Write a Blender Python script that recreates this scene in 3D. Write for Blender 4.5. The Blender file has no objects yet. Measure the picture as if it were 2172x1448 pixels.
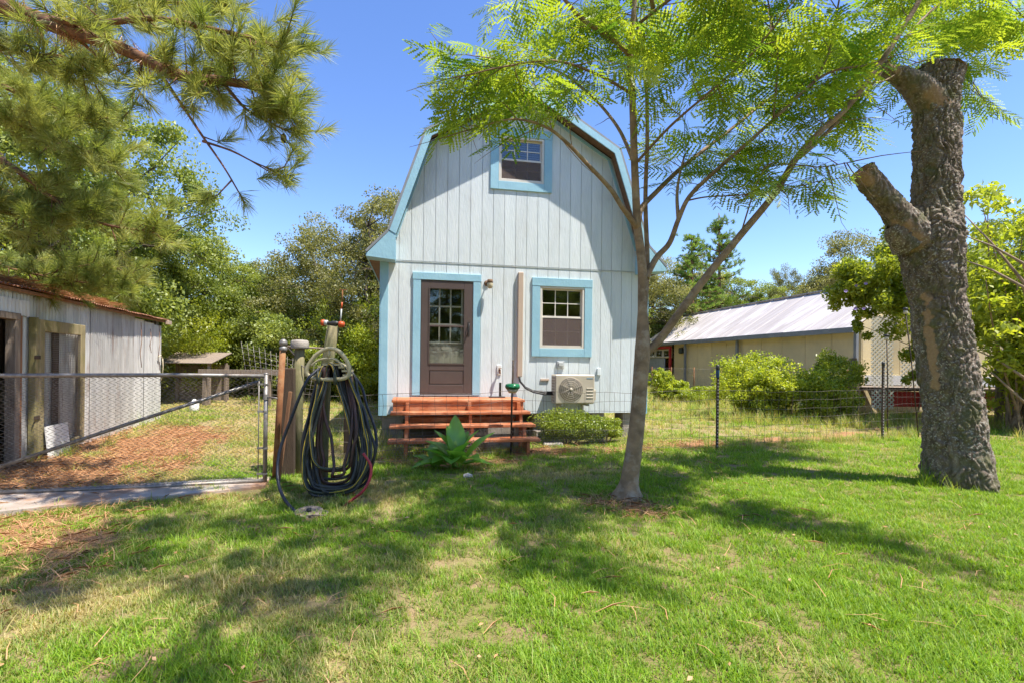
import bpy, math, random
import numpy as np
from mathutils import Vector, Matrix, noise

# ---------------------------------------------------------------- camera, sky, sun, exposure
scene = bpy.context.scene
F, CX, CY, CAMH, ROLL = 1050.0, 1086.0, 770.0, 1.37, 0.012      # photograph's lens in its own pixels
cam = bpy.data.cameras.new('camera'); cam_o = bpy.data.objects.new('camera', cam)
scene.collection.objects.link(cam_o); scene.camera = cam_o
cam.sensor_width = 36.0; cam.lens = 36.0 * F / 2172.0
cam.shift_y = (CY - 724.0) / 2172.0
cam.clip_start = 0.05; cam.clip_end = 3000
cam_o.location = (0, 0, CAMH); cam_o.rotation_euler = (math.pi / 2, -ROLL, 0)

SUN = Vector((1.465, -0.738, 3.65)).normalized()               # towards the sun
world = bpy.data.worlds.new('World'); scene.world = world; world.use_nodes = True
wn = world.node_tree; wn.nodes.clear()
sky = wn.nodes.new('ShaderNodeTexSky'); sky.sky_type = 'NISHITA'; sky.sun_disc = False
sky.sun_elevation = math.asin(SUN.z); sky.sun_rotation = math.atan2(SUN.x, SUN.y)
sky.altitude = 100; sky.air_density = 1.0; sky.dust_density = 0.15; sky.ozone_density = 3.0
bg = wn.nodes.new('ShaderNodeBackground'); bg.inputs['Strength'].default_value = 0.108
hs = wn.nodes.new('ShaderNodeHueSaturation'); hs.inputs['Hue'].default_value = 0.511; hs.inputs['Saturation'].default_value = 1.15
wo = wn.nodes.new('ShaderNodeOutputWorld')
wn.links.new(sky.outputs[0], hs.inputs['Color']); wn.links.new(hs.outputs[0], bg.inputs[0]); wn.links.new(bg.outputs[0], wo.inputs[0])
sl = bpy.data.lights.new('sun', 'SUN'); sl.energy = 3.5; sl.angle = math.radians(0.53); sl.color = (1, 0.94, 0.84)
so = bpy.data.objects.new('sun', sl); scene.collection.objects.link(so)
so.rotation_euler = (-SUN).to_track_quat('-Z', 'Y').to_euler(); so.location = (6, -4, 15)
scene.view_settings.view_transform = 'Standard'; scene.view_settings.look = 'None'
scene.view_settings.exposure = 1.42; scene.view_settings.gamma = 1.0
scene.cycles.max_bounces = 8; scene.cycles.transparent_max_bounces = 16

# ---------------------------------------------------------------- helpers
COL = scene.collection.objects
rnd = random.Random(7)
rng = np.random.default_rng(7)

def unroll(px, py):
    dx, dy = px - CX, py - CY; c, s = math.cos(ROLL), math.sin(ROLL)
    return dx * c + dy * s, -dx * s + dy * c
def P(px, py, Y):                     # a point of the place seen at that spot, Y metres out
    x, y = unroll(px, py); return Vector((x / F * Y, Y, CAMH - y / F * Y))
def G(px, py, z=0.0):                 # the ground point seen there
    x, y = unroll(px, py); Y = (CAMH - z) * F / y; return Vector((x / F * Y, Y, z))

def gz(x, y):                         # gentle unevenness of the ground
    return 0.018 * (math.sin(x * 1.1 + 0.5) * math.cos(y * 0.9) + 0.6 * math.sin(x * 2.3 + y * 1.7))
def gz_np(x, y):
    return 0.018 * (np.sin(x * 1.1 + 0.5) * np.cos(y * 0.9) + 0.6 * np.sin(x * 2.3 + y * 1.7))

def tag(o, label=None, cat=None, group=None, kind=None):
    if label: o['label'] = label
    if cat: o['category'] = cat
    if group: o['group'] = group
    if kind: o['kind'] = kind
    return o
def thing(name, label, cat, loc=(0, 0, 0), rz=0.0, group=None):
    o = bpy.data.objects.new(name, None); COL.link(o); o.location = loc; o.rotation_euler = (0, 0, rz)
    o.empty_display_size = 0.1
    return tag(o, label, cat, group)
def link(name, me, mat=None, parent=None):
    if mat is not None and not me.materials: me.materials.append(mat)
    o = bpy.data.objects.new(name, me); COL.link(o)
    if parent is not None: o.parent = parent
    return o
def copy_tree(o, parent=None):
    c = o.copy(); COL.link(c); c.parent = parent
    for ch in list(o.children): copy_tree(ch, c)
    return c

def np_mesh(name, V, Fa, mat=None, smooth=False, var=None):
    V = np.asarray(V, dtype=np.float32); Fa = np.asarray(Fa, dtype=np.int32)
    me = bpy.data.meshes.new(name)
    me.vertices.add(len(V)); me.vertices.foreach_set('co', V.ravel())
    me.loops.add(Fa.size); me.loops.foreach_set('vertex_index', Fa.ravel())
    me.polygons.add(len(Fa)); me.polygons.foreach_set('loop_start', np.arange(len(Fa), dtype=np.int32) * Fa.shape[1])
    if smooth: me.polygons.foreach_set('use_smooth', np.ones(len(Fa), dtype=bool))
    me.update(calc_edges=True); me.validate()
    if var is not None:
        a = me.attributes.new('var', 'FLOAT', 'POINT'); a.data.foreach_set('value', np.asarray(var, dtype=np.float32))
    if mat is not None: me.materials.append(mat)
    return me

class MB:                             # collects shapes, builds ONE mesh object
    def __init__(self, origin=(0, 0, 0)): self.v = []; self.f = []; self.o = Vector(origin); self.sm = []
    def add(self, vs, fs, smooth=False):
        n = len(self.v); self.v += [Vector(v) - self.o for v in vs]
        self.f += [tuple(i + n for i in f) for f in fs]; self.sm += [smooth] * len(fs); return self
    def box(self, a, b, m=None):
        (x0, y0, z0), (x1, y1, z1) = a, b
        vs = [(x0, y0, z0), (x1, y0, z0), (x1, y1, z0), (x0, y1, z0), (x0, y0, z1), (x1, y0, z1), (x1, y1, z1), (x0, y1, z1)]
        if m is not None: vs = [m @ Vector(v) for v in vs]
        return self.add(vs, [(3, 2, 1, 0), (4, 5, 6, 7), (0, 1, 5, 4), (1, 2, 6, 5), (2, 3, 7, 6), (3, 0, 4, 7)])
    def cbox(self, a, b, c=0.004):    # box with small chamfers on all edges
        a = Vector(a); b = Vector(b); c = min(c, *[abs(b[i] - a[i]) * .4 for i in range(3)])
        vs = []; idx = {}
        for ix in (0, 1):
            for iy in (0, 1):
                for iz in (0, 1):
                    for ax in range(3):
                        p = [(a, b)[ix][0], (a, b)[iy][1], (a, b)[iz][2]]; s = [1 - 2 * ix, 1 - 2 * iy, 1 - 2 * iz]
                        for k in range(3):
                            if k != ax: p[k] += s[k] * c
                        idx[(ix, iy, iz, ax)] = len(vs); vs.append(p)
        fs = []
        cyc = [(0, 0), (1, 0), (1, 1), (0, 1)]
        def corner(ax, i, uv):
            t = [0, 0, 0]; t[ax] = i; t[(ax + 1) % 3] = uv[0]; t[(ax + 2) % 3] = uv[1]; return tuple(t)
        for ax in range(3):
            for i in (0, 1):
                q = [idx[corner(ax, i, uv) + (ax,)] for uv in cyc]; fs.append(tuple(q) if i else tuple(q[::-1]))
        for ax in range(3):           # edges parallel to ax
            u, w = (ax + 1) % 3, (ax + 2) % 3
            for i in (0, 1):
                for j in (0, 1):
                    t0 = [0, 0, 0]; t0[u] = i; t0[w] = j; t1 = list(t0); t1[ax] = 1
                    q = [idx[tuple(t0) + (u,)], idx[tuple(t1) + (u,)], idx[tuple(t1) + (w,)], idx[tuple(t0) + (w,)]]
                    fs.append(tuple(q) if (i == j) else tuple(q[::-1]))
        for ix in (0, 1):
            for iy in (0, 1):
                for iz in (0, 1):
                    q = [idx[(ix, iy, iz, k)] for k in range(3)]; fs.append(tuple(q) if (ix + iy + iz) % 2 else tuple(q[::-1]))
        return self.add(vs, fs)
    def prism(self, poly, y0, y1):    # polygon in x,z (counter-clockwise from -y) pushed from y0 to y1
        n = len(poly); vs = [(p[0], y0, p[1]) for p in poly] + [(p[0], y1, p[1]) for p in poly]
        fs = [tuple(range(n)), tuple(range(2 * n - 1, n - 1, -1))]
        fs += [((i + 1) % n, i, n + i, n + (i + 1) % n) for i in range(n)]
        return self.add(vs, fs)
    def tube(self, pts, rad, n=8, cap=True, smooth=True):
        pts = [Vector(p) for p in pts]
        if not hasattr(rad, '__len__'): rad = [rad] * len(pts)
        vs = []; up = None
        for i, p in enumerate(pts):
            t = (pts[min(i + 1, len(pts) - 1)] - pts[max(i - 1, 0)]).normalized()
            if up is None: up = t.orthogonal().normalized()
            up = (up - t * up.dot(t)); up = up.normalized() if up.length > 1e-6 else t.orthogonal().normalized()
            w = t.cross(up)
            for k in range(n):
                a = 2 * math.pi * k / n; vs.append(p + (up * math.cos(a) + w * math.sin(a)) * rad[i])
        fs = []
        for i in range(len(pts) - 1):
            for k in range(n):
                a = i * n + k; b = i * n + (k + 1) % n; fs.append((a, b, b + n, a + n))
        m = len(fs); self.add(vs, fs, smooth)
        if cap:
            L = (len(pts) - 1) * n; base = len(self.v) - len(vs)
            self.f += [tuple(base + k for k in range(n - 1, -1, -1)), tuple(base + L + k for k in range(n))]; self.sm += [False, False]
        return self
    def lathe(self, prof, c=(0, 0, 0), n=20, axis='z', smooth=True):
        vs = []
        for r, h in prof:
            for k in range(n):
                a = 2 * math.pi * k / n; x, y = r * math.cos(a), r * math.sin(a)
                p = (x, y, h) if axis == 'z' else ((x, -h, y) if axis == 'y' else (h, x, y))
                vs.append(Vector(p) + Vector(c))
        fs = []
        for i in range(len(prof) - 1):
            for k in range(n):
                a = i * n + k; b = i * n + (k + 1) % n; fs.append((a, b, b + n, a + n))
        return self.add(vs, fs, smooth)
    def mesh(self, name, mat=None):
        me = bpy.data.meshes.new(name); me.from_pydata([tuple(v) for v in self.v], [], self.f)
        me.polygons.foreach_set('use_smooth', self.sm); me.update()
        if mat is not None: me.materials.append(mat)
        return me
    def build(self, name, mat, parent=None): return link(name, self.mesh(name, mat), None, parent)

# ---------------------------------------------------------------- materials
def nodes(name):
    m = bpy.data.materials.new(name); m.use_nodes = True; nt = m.node_tree; nt.nodes.clear()
    out = nt.nodes.new('ShaderNodeOutputMaterial'); return m, nt, out
def N(nt, t, **kw):
    n = nt.nodes.new(t)
    for k, v in kw.items():
        if k in n.inputs: n.inputs[k].default_value = v
        else: setattr(n, k, v)
    return n
def mixc(nt, fac, a, b, mode='MIX'):
    m = nt.nodes.new('ShaderNodeMix'); m.data_type = 'RGBA'; m.blend_type = mode
    for inp, v in ((m.inputs[0], fac), (m.inputs[6], a), (m.inputs[7], b)):
        if hasattr(v, 'links'): nt.links.new(v, inp)
        elif isinstance(v, (tuple, list)): inp.default_value = (*v[:3], 1)
        else: inp.default_value = v
    return m.outputs[2]
def ramp(nt, fac, stops):
    r = nt.nodes.new('ShaderNodeValToRGB'); e = r.color_ramp.elements
    while len(e) < len(stops): e.new(0.5)
    for el, (p, c) in zip(e, stops):
        el.position = p; el.color = (c, c, c, 1) if not hasattr(c, '__len__') else (*c[:3], 1)
    nt.links.new(fac, r.inputs[0]); return r.outputs[0]
def coords(nt, scale=(1, 1, 1), kind='Object'):
    t = nt.nodes.new('ShaderNodeTexCoord'); mp = nt.nodes.new('ShaderNodeMapping'); mp.inputs['Scale'].default_value = scale
    nt.links.new(t.outputs[kind], mp.inputs[0]); return mp.outputs[0]
def wcoords(nt, scale=(1, 1, 1)):
    t = nt.nodes.new('ShaderNodeNewGeometry'); mp = nt.nodes.new('ShaderNodeMapping'); mp.inputs['Scale'].default_value = scale
    nt.links.new(t.outputs['Position'], mp.inputs[0]); return mp.outputs[0]
def noise_tex(nt, vec, scale, detail=5, rough=0.55, dist=0.0):
    n = N(nt, 'ShaderNodeTexNoise', Scale=scale, Detail=detail, Roughness=rough, Distortion=dist)
    nt.links.new(vec, n.inputs['Vector']); return n.outputs[0]

def mat(name, c1, c2=None, rough=0.6, metal=0.0, scale=6.0, stretch=(1, 1, 1), bump=0.0, bscale=None, bstretch=None,
        spec=0.4, lo=0.35, hi=0.65, extra=None, detail=6, coat=0.0, vary=0.06):
    """two-tone noise colour + fine relief + a slight difference from piece to piece"""
    m, nt, out = nodes(name); c2 = c2 or tuple(x * 0.82 for x in c1)
    p = N(nt, 'ShaderNodeBsdfPrincipled', Roughness=rough, Metallic=metal); p.inputs['Specular IOR Level'].default_value = spec
    if coat: p.inputs['Coat Weight'].default_value = coat
    v = wcoords(nt, stretch); n1 = noise_tex(nt, v, scale, detail)
    col = mixc(nt, ramp(nt, n1, [(lo, 0.0), (hi, 1.0)]), c1, c2)
    oi = nt.nodes.new('ShaderNodeObjectInfo')
    if vary:
        mr = N(nt, 'ShaderNodeMapRange'); mr.inputs[3].default_value = 1 - vary; mr.inputs[4].default_value = 1 + vary
        nt.links.new(oi.outputs['Random'], mr.inputs[0])
        g = nt.nodes.new('ShaderNodeCombineColor'); [nt.links.new(mr.outputs[0], g.inputs[i]) for i in range(3)]
        col = mixc(nt, 1.0, col, g.outputs[0], 'MULTIPLY')
    if extra: col = extra(nt, col)
    nt.links.new(col, p.inputs['Base Color'])
    if bump:
        vb = wcoords(nt, bstretch or stretch); nb = noise_tex(nt, vb, bscale or scale * 6, 4)
        b = N(nt, 'ShaderNodeBump', Strength=bump, Distance=0.01); nt.links.new(nb, b.inputs['Height']); nt.links.new(b.outputs[0], p.inputs['Normal'])
    nt.links.new(p.outputs[0], out.inputs[0]); return m

def leaf_mat(name, a, b, trans=0.45, tcol=None, gloss=0.06, rough=0.45, obj_vary=0.18, inst_attr=None, dry=None):
    m, nt, out = nodes(name)
    at = N(nt, 'ShaderNodeAttribute', attribute_name='var')
    col = mixc(nt, at.outputs['Fac'], a, b)
    if inst_attr:
        ia = N(nt, 'ShaderNodeAttribute', attribute_name=inst_attr, attribute_type='INSTANCER')
        thr = N(nt, 'ShaderNodeMath', operation='MULTIPLY_ADD'); thr.inputs[1].default_value = 1.0; thr.inputs[2].default_value = -0.5
        nt.links.new(at.outputs['Fac'], thr.inputs[0])
        ad = N(nt, 'ShaderNodeMath', operation='ADD', use_clamp=True); nt.links.new(thr.outputs[0], ad.inputs[0]); 
        m2 = N(nt, 'ShaderNodeMath', operation='MULTIPLY_ADD'); m2.inputs[1].default_value = 2.0; m2.inputs[2].default_value = -0.5
        nt.links.new(ia.outputs['Fac'], m2.inputs[0]); nt.links.new(m2.outputs[0], ad.inputs[1])
        col = mixc(nt, ad.outputs[0], col, dry)
    oi = nt.nodes.new('ShaderNodeObjectInfo')
    mr = N(nt, 'ShaderNodeMapRange'); mr.inputs[3].default_value = 1 - obj_vary; mr.inputs[4].default_value = 1 + obj_vary
    nt.links.new(oi.outputs['Random'], mr.inputs[0])
    g = nt.nodes.new('ShaderNodeCombineColor'); [nt.links.new(mr.outputs[0], g.inputs[i]) for i in range(3)]
    col = mixc(nt, 1.0, col, g.outputs[0], 'MULTIPLY')
    d = N(nt, 'ShaderNodeBsdfDiffuse'); nt.links.new(col, d.inputs[0])
    t = N(nt, 'ShaderNodeBsdfTranslucent')
    tc = mixc(nt, 1.0, col, tcol or (1.25, 1.2, 0.55), 'MULTIPLY'); nt.links.new(tc, t.inputs[0])
    mx = N(nt, 'ShaderNodeMixShader'); mx.inputs[0].default_value = trans
    nt.links.new(d.outputs[0], mx.inputs[1]); nt.links.new(t.outputs[0], mx.inputs[2])
    gl = N(nt, 'ShaderNodeBsdfGlossy', Roughness=rough); gl.inputs[0].default_value = (1, 1, 1, 1)
    mg = N(nt, 'ShaderNodeMixShader'); mg.inputs[0].default_value = gloss
    nt.links.new(mx.outputs[0], mg.inputs[1]); nt.links.new(gl.outputs[0], mg.inputs[2])
    nt.links.new(mg.outputs[0], out.inputs[0]); return m

def glass_mat(name, tint=(0.75, 0.78, 0.76), refl=1.0, wave=0.0):
    m, nt, out = nodes(name)
    tr = N(nt, 'ShaderNodeBsdfTransparent'); tr.inputs[0].default_value = (*tint, 1)
    gl = N(nt, 'ShaderNodeBsdfGlossy', Roughness=0.015)
    fr = N(nt, 'ShaderNodeFresnel', IOR=1.6); mu = N(nt, 'ShaderNodeMath', operation='MULTIPLY_ADD', use_clamp=True); mu.inputs[1].default_value = 1.2 * refl; mu.inputs[2].default_value = 0.035 * refl
    nt.links.new(fr.outputs[0], mu.inputs[0])
    if wave:
        nb = noise_tex(nt, wcoords(nt), 3.0, 2); b = N(nt, 'ShaderNodeBump', Strength=wave, Distance=0.02); nt.links.new(nb, b.inputs['Height']); nt.links.new(b.outputs[0], gl.inputs['Normal'])
    mx = N(nt, 'ShaderNodeMixShader'); nt.links.new(mu.outputs[0], mx.inputs[0]); nt.links.new(tr.outputs[0], mx.inputs[1]); nt.links.new(gl.outputs[0], mx.inputs[2])
    nt.links.new(mx.outputs[0], out.inputs[0]); return m

def screen_mat(name, col, see=0.35):
    m, nt, out = nodes(name)
    tr = N(nt, 'ShaderNodeBsdfTransparent'); d = N(nt, 'ShaderNodeBsdfDiffuse'); d.inputs[0].default_value = (*col, 1)
    mx = N(nt, 'ShaderNodeMixShader'); mx.inputs[0].default_value = 1 - see
    nt.links.new(tr.outputs[0], mx.inputs[1]); nt.links.new(d.outputs[0], mx.inputs[2]); nt.links.new(mx.outputs[0], out.inputs[0]); return m

def dirt(c, amt=0.5, scale=3.0, lo=0.5, hi=0.75, stretch=(1, 1, 1)):
    def f(nt, col):
        n = noise_tex(nt, wcoords(nt, stretch), scale, 7, 0.65)
        r = ramp(nt, n, [(lo, 0.0), (hi, amt)]); return mixc(nt, r, col, c)
    return f

M = {}
M['siding'] = mat('pale blue siding paint', (0.655, 0.70, 0.715), (0.60, 0.655, 0.675), 0.62, scale=3, stretch=(3, 3, 0.6), bump=0.6, bscale=26, bstretch=(1.6, 1.6, 0.28), vary=0.045, extra=dirt((0.44, 0.43, 0.40), 0.45, 2.4, 0.52, 0.8, (1.5, 1.5, 0.5)))
M['trim'] = mat('light blue trim paint', (0.31, 0.53, 0.63), (0.27, 0.48, 0.59), 0.55, scale=4, bump=0.4, bscale=30, bstretch=(1, 1, 0.5), vary=0.03)
M['door'] = mat('brown door enamel', (0.098, 0.072, 0.066), (0.088, 0.064, 0.058), 0.35, scale=5, bump=0.05, bscale=60, vary=0)
M['innerdoor'] = mat('cream door paint', (0.42, 0.365, 0.31), (0.37, 0.32, 0.27), 0.5, vary=0)
M['vinyl'] = mat('almond vinyl', (0.68, 0.63, 0.56), (0.62, 0.58, 0.52), 0.4, vary=0)
M['white'] = mat('white paint', (0.74, 0.74, 0.72), (0.66, 0.66, 0.64), 0.5, scale=5)
M['tan'] = mat('tan plastic cover', (0.50, 0.38, 0.29), (0.46, 0.35, 0.27), 0.5, scale=4, vary=0)
M['black'] = mat('black metal', (0.02, 0.02, 0.022), (0.035, 0.033, 0.03), 0.45, scale=20)
M['soffit'] = mat('bare soffit wood', (0.20, 0.12, 0.07), (0.14, 0.085, 0.05), 0.8, scale=5, stretch=(1, 1, 6))
M['shingle'] = mat('dark asphalt shingle', (0.055, 0.053, 0.055), (0.085, 0.08, 0.08), 0.95, scale=40, bump=0.6)
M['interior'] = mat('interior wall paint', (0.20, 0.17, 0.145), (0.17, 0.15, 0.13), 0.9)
M['blind'] = mat('white blind slat', (0.62, 0.64, 0.66), None, 0.5)
M['glass'] = glass_mat('window glass', wave=0.08)
M['storm'] = glass_mat('storm door glass', (0.86, 0.88, 0.87), 0.42, 0.05)
M['screen'] = screen_mat('brown insect screen', (0.17, 0.13, 0.12), 0.42)
M['redwood'] = mat('red stained boards', (0.48, 0.155, 0.055), (0.31, 0.09, 0.035), 0.62, scale=5, stretch=(1.0, 8, 8), bump=0.45, bscale=14, bstretch=(1, 8, 8), extra=dirt((0.58, 0.30, 0.17), 0.8, 3.0, 0.48, 0.68), vary=0.14)
M['concrete'] = mat('weathered concrete', (0.36, 0.32, 0.28), (0.25, 0.22, 0.19), 0.9, scale=8, bump=0.5, bscale=50)
M['pathcrete'] = mat('pale concrete strip', (0.50, 0.45, 0.40), (0.33, 0.27, 0.22), 0.9, scale=3, bump=0.4, bscale=40, extra=dirt((0.33, 0.17, 0.09), 0.85, 1.6, 0.48, 0.62))
M['acbody'] = mat('ivory painted steel', (0.50, 0.435, 0.335), (0.45, 0.39, 0.30), 0.45, scale=4, vary=0)
M['acdark'] = mat('dark grille interior', (0.33, 0.275, 0.21), (0.26, 0.22, 0.17), 0.7)
M['acgrille'] = mat('grille wire', (0.48, 0.43, 0.35), None, 0.5, vary=0)
M['badge'] = mat('blue grey badge', (0.16, 0.25, 0.32), None, 0.4)
M['galv'] = mat('old corrugated steel', (0.62, 0.61, 0.59), (0.44, 0.43, 0.42), 0.5, 0.35, scale=2.2, stretch=(2.5, 2.5, 0.5), bump=0.1, bscale=30,
                extra=dirt((0.24, 0.13, 0.08), 0.8, 2.6, 0.52, 0.74, (1.5, 1.5, 0.35)), vary=0.12)
M['rustroof'] = mat('rusted roof sheet', (0.22, 0.085, 0.04), (0.32, 0.17, 0.10), 0.85, 0.1, scale=5, bump=0.3)
M['whitesheet'] = mat('pale weathered sheet', (0.72, 0.71, 0.70), (0.55, 0.54, 0.53), 0.6, 0.1, scale=3, stretch=(3, 3, .5), extra=dirt((0.28, 0.17, 0.12), 0.6, 4, 0.58, 0.75, (3, 3, .4)))
M['greywood'] = mat('grey weathered wood', (0.30, 0.24, 0.19), (0.19, 0.145, 0.11), 0.9, scale=6, stretch=(5, 5, 0.6), bump=0.5, bscale=30, bstretch=(5, 5, .5))
M['mosswood'] = mat('mossy green wood', (0.36, 0.29, 0.17), (0.22, 0.19, 0.085), 0.9, scale=3, stretch=(3, 3, 0.8), bump=0.5, bscale=30, extra=dirt((0.21, 0.20, 0.05), 0.6, 2.4, 0.48, 0.68))
M['brownwood'] = mat('brown lumber', (0.30, 0.15, 0.075), (0.20, 0.095, 0.05), 0.85, scale=5, stretch=(5, 5, 0.5), bump=0.4)
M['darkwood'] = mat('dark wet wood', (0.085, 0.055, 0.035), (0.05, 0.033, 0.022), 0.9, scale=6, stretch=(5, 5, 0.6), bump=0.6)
M['postwood'] = mat('treated round post', (0.23, 0.195, 0.11), (0.13, 0.115, 0.055), 0.9, scale=5, stretch=(4, 4, 0.5), bump=0.6, bscale=30, bstretch=(5, 5, .6), extra=dirt((0.085, 0.095, 0.03), 0.75, 3.5, 0.45, 0.66))
M['rustpipe'] = mat('rusty pipe', (0.27, 0.115, 0.045), (0.17, 0.07, 0.03), 0.85, 0.15, scale=9, bump=0.3, extra=dirt((0.33, 0.20, 0.10), 0.8, 5, 0.5, 0.7))
M['galvpipe'] = mat('galvanised pipe', (0.30, 0.285, 0.27), (0.20, 0.18, 0.165), 0.5, 0.55, scale=9, stretch=(3, 3, 3), extra=dirt((0.13, 0.08, 0.05), 0.7, 6, 0.52, 0.7))
M['wire'] = mat('galvanised wire', (0.30, 0.28, 0.26), (0.17, 0.14, 0.12), 0.5, 0.3, scale=4)
M['darkwire'] = mat('dark fence wire', (0.10, 0.085, 0.075), (0.16, 0.13, 0.11), 0.6, 0.3, scale=4)
M['tpost'] = mat('black studded steel', (0.035, 0.027, 0.022), (0.07, 0.045, 0.03), 0.7, 0.2, scale=30)
M['speck'] = mat('worn pale studs', (0.33, 0.31, 0.28), None, 0.7)
M['khaki'] = mat('khaki plastic', (0.46, 0.40, 0.24), (0.39, 0.34, 0.20), 0.5, scale=6, vary=0)
M['hoseblack'] = mat('black rubber hose', (0.022, 0.024, 0.026), (0.05, 0.05, 0.045), 0.42, scale=14, vary=0.25)
M['hosebrown'] = mat('brown hose', (0.085, 0.035, 0.028), (0.05, 0.03, 0.028), 0.45, scale=9)
M['hoseblue'] = mat('blue black hose', (0.022, 0.027, 0.045), (0.02, 0.022, 0.03), 0.4, scale=6)
M['hosegreen'] = mat('dark green hose', (0.035, 0.048, 0.032), (0.05, 0.055, 0.04), 0.45, scale=6)
M['hoseyellow'] = mat('yellow stripe', (0.62, 0.42, 0.03), (0.5, 0.33, 0.03), 0.5, scale=9)
M['hosered'] = mat('red hose end', (0.38, 0.03, 0.05), (0.28, 0.03, 0.04), 0.45, scale=9)
M['orange'] = mat('orange plastic', (0.55, 0.09, 0.02), None, 0.4)
M['greyplastic'] = mat('pale grey plastic', (0.45, 0.47, 0.47), None, 0.45)
M['blueband'] = mat('blue tape', (0.02, 0.07, 0.17), None, 0.5)
M['greenplastic'] = mat('green plastic', (0.012, 0.15, 0.055), (0.01, 0.11, 0.045), 0.25, scale=8)
M['cream'] = mat('cream plastic', (0.55, 0.48, 0.33), None, 0.5)
M['red'] = mat('red paint', (0.48, 0.018, 0.02), (0.38, 0.016, 0.018), 0.5, scale=4)
M['yellowpanel'] = mat('yellowed wall panel', (0.68, 0.55, 0.31), (0.58, 0.47, 0.27), 0.55, scale=1.2, vary=0.1, extra=dirt((0.45, 0.38, 0.26), 0.5, 2.0))
M['metalroof'] = mat('greying metal roof', (0.41, 0.365, 0.335), (0.52, 0.475, 0.44), 0.6, 0.0, scale=1.6, stretch=(0.3, 4, 0.3), extra=dirt((0.74, 0.70, 0.67), 0.75, 0.8, 0.52, 0.68, (0.5, 1.4, 0.5)), vary=0.04)
M['greysteel'] = mat('grey steel', (0.28, 0.29, 0.30), (0.22, 0.23, 0.24), 0.55, 0.3, scale=3)
M['bluegrey'] = mat('blue grey door paint', (0.30, 0.34, 0.40), None, 0.5)
M['lattice'] = mat('white lattice', (0.68, 0.66, 0.60), (0.58, 0.56, 0.5), 0.6, scale=6)
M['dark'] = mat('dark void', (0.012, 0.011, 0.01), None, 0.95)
M['brickred'] = mat('brick', (0.36, 0.11, 0.06), (0.28, 0.09, 0.05), 0.9, scale=20)
M['rock'] = mat('pale stone', (0.50, 0.46, 0.43), (0.36, 0.32, 0.30), 0.9, scale=12, bump=0.4)
M['purple'] = mat('lilac petals', (0.45, 0.33, 0.62), None, 0.7)
# bark
M['mimosabark'] = mat('smooth tan bark', (0.33, 0.225, 0.135), (0.17, 0.115, 0.07), 0.8, scale=6, stretch=(1, 1, 1.4), bump=0.5, bscale=26, bstretch=(1, 1, 2.6), extra=dirt((0.38, 0.31, 0.23), 0.7, 9, 0.50, 0.66), vary=0.05)
M['twig'] = mat('brown twig bark', (0.16, 0.10, 0.06), (0.22, 0.15, 0.095), 0.85, scale=8)
M['pinebark'] = mat('orange brown pine bark', (0.24, 0.115, 0.06), (0.11, 0.06, 0.038), 0.9, scale=16, stretch=(1, 1, 1), bump=0.9, bscale=30)
M['oakbark'] = mat('grey oak bark', (0.13, 0.10, 0.075), (0.07, 0.055, 0.042), 0.95, scale=9, bump=0.6)
M['cutwood'] = mat('cut wood face', (0.34, 0.20, 0.11), (0.17, 0.10, 0.06), 0.9, scale=14, bump=0.5)
def lichen(nt, col):
    n = noise_tex(nt, wcoords(nt), 46, 3, 0.6); r = ramp(nt, n, [(0.55, 0.0), (0.61, 0.85)])
    big = noise_tex(nt, wcoords(nt), 2.2, 3); rb = ramp(nt, big, [(0.40, 0.25), (0.6, 1.0)])
    mm = N(nt, 'ShaderNodeMath', operation='MULTIPLY'); nt.links.new(r, mm.inputs[0]); nt.links.new(rb, mm.inputs[1])
    col = mixc(nt, mm.outputs[0], col, (0.46, 0.43, 0.37))
    n2 = noise_tex(nt, wcoords(nt), 5, 4); r2 = ramp(nt, n2, [(0.47, 0.0), (0.66, 0.75)]); col = mixc(nt, r2, col, (0.105, 0.105, 0.04))
    at = N(nt, 'ShaderNodeAttribute', attribute_name='var'); return mixc(nt, at.outputs['Fac'], col, mixc(nt, n, (0.24, 0.14, 0.08), (0.46, 0.30, 0.18)))
M['bigbark'] = mat('rugged bark with lichen', (0.235, 0.18, 0.14), (0.095, 0.073, 0.056), 0.95, scale=20, stretch=(1, 1, 0.35), bump=0.9, bscale=40, bstretch=(1, 1, .5), extra=lichen, vary=0)
# leaves
M['mimosaleaf'] = leaf_mat('feathery leaf', (0.11, 0.225, 0.028), (0.36, 0.45, 0.055), 0.62, (1.35, 1.2, 0.5), 0.025)
M['pineneedle'] = leaf_mat('pine needle', (0.24, 0.315, 0.065), (0.50, 0.53, 0.17), 0.5, (1.1, 1.05, 0.6), 0.03)
M['darkpine'] = leaf_mat('far pine needle', (0.13, 0.23, 0.05), (0.30, 0.40, 0.09), 0.45, None, 0.02)
M['oakleaf'] = leaf_mat('oak leaf', (0.16, 0.225, 0.04), (0.38, 0.43, 0.11), 0.5, None, 0.03, 0.45)
M['oakolive'] = leaf_mat('olive oak leaf', (0.16, 0.17, 0.055), (0.35, 0.34, 0.13), 0.45, None, 0.03, 0.5)
M['brightleaf'] = leaf_mat('yellow green leaf', (0.25, 0.34, 0.035), (0.50, 0.54, 0.06), 0.58, None, 0.03)
M['boxleaf'] = leaf_mat('boxwood leaf', (0.15, 0.22, 0.03), (0.36, 0.42, 0.06), 0.45, None, 0.03, 0.4)
M['cannaleaf'] = leaf_mat('broad plant leaf', (0.15, 0.36, 0.04), (0.30, 0.52, 0.08), 0.5, None, 0.05, 0.35)
M['grass'] = leaf_mat('grass blade', (0.12, 0.27, 0.012), (0.33, 0.47, 0.035), 0.45, (1.3, 1.2, 0.5), 0.02, 0.5, 0.28, 'dry', (0.52, 0.43, 0.20))
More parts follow.
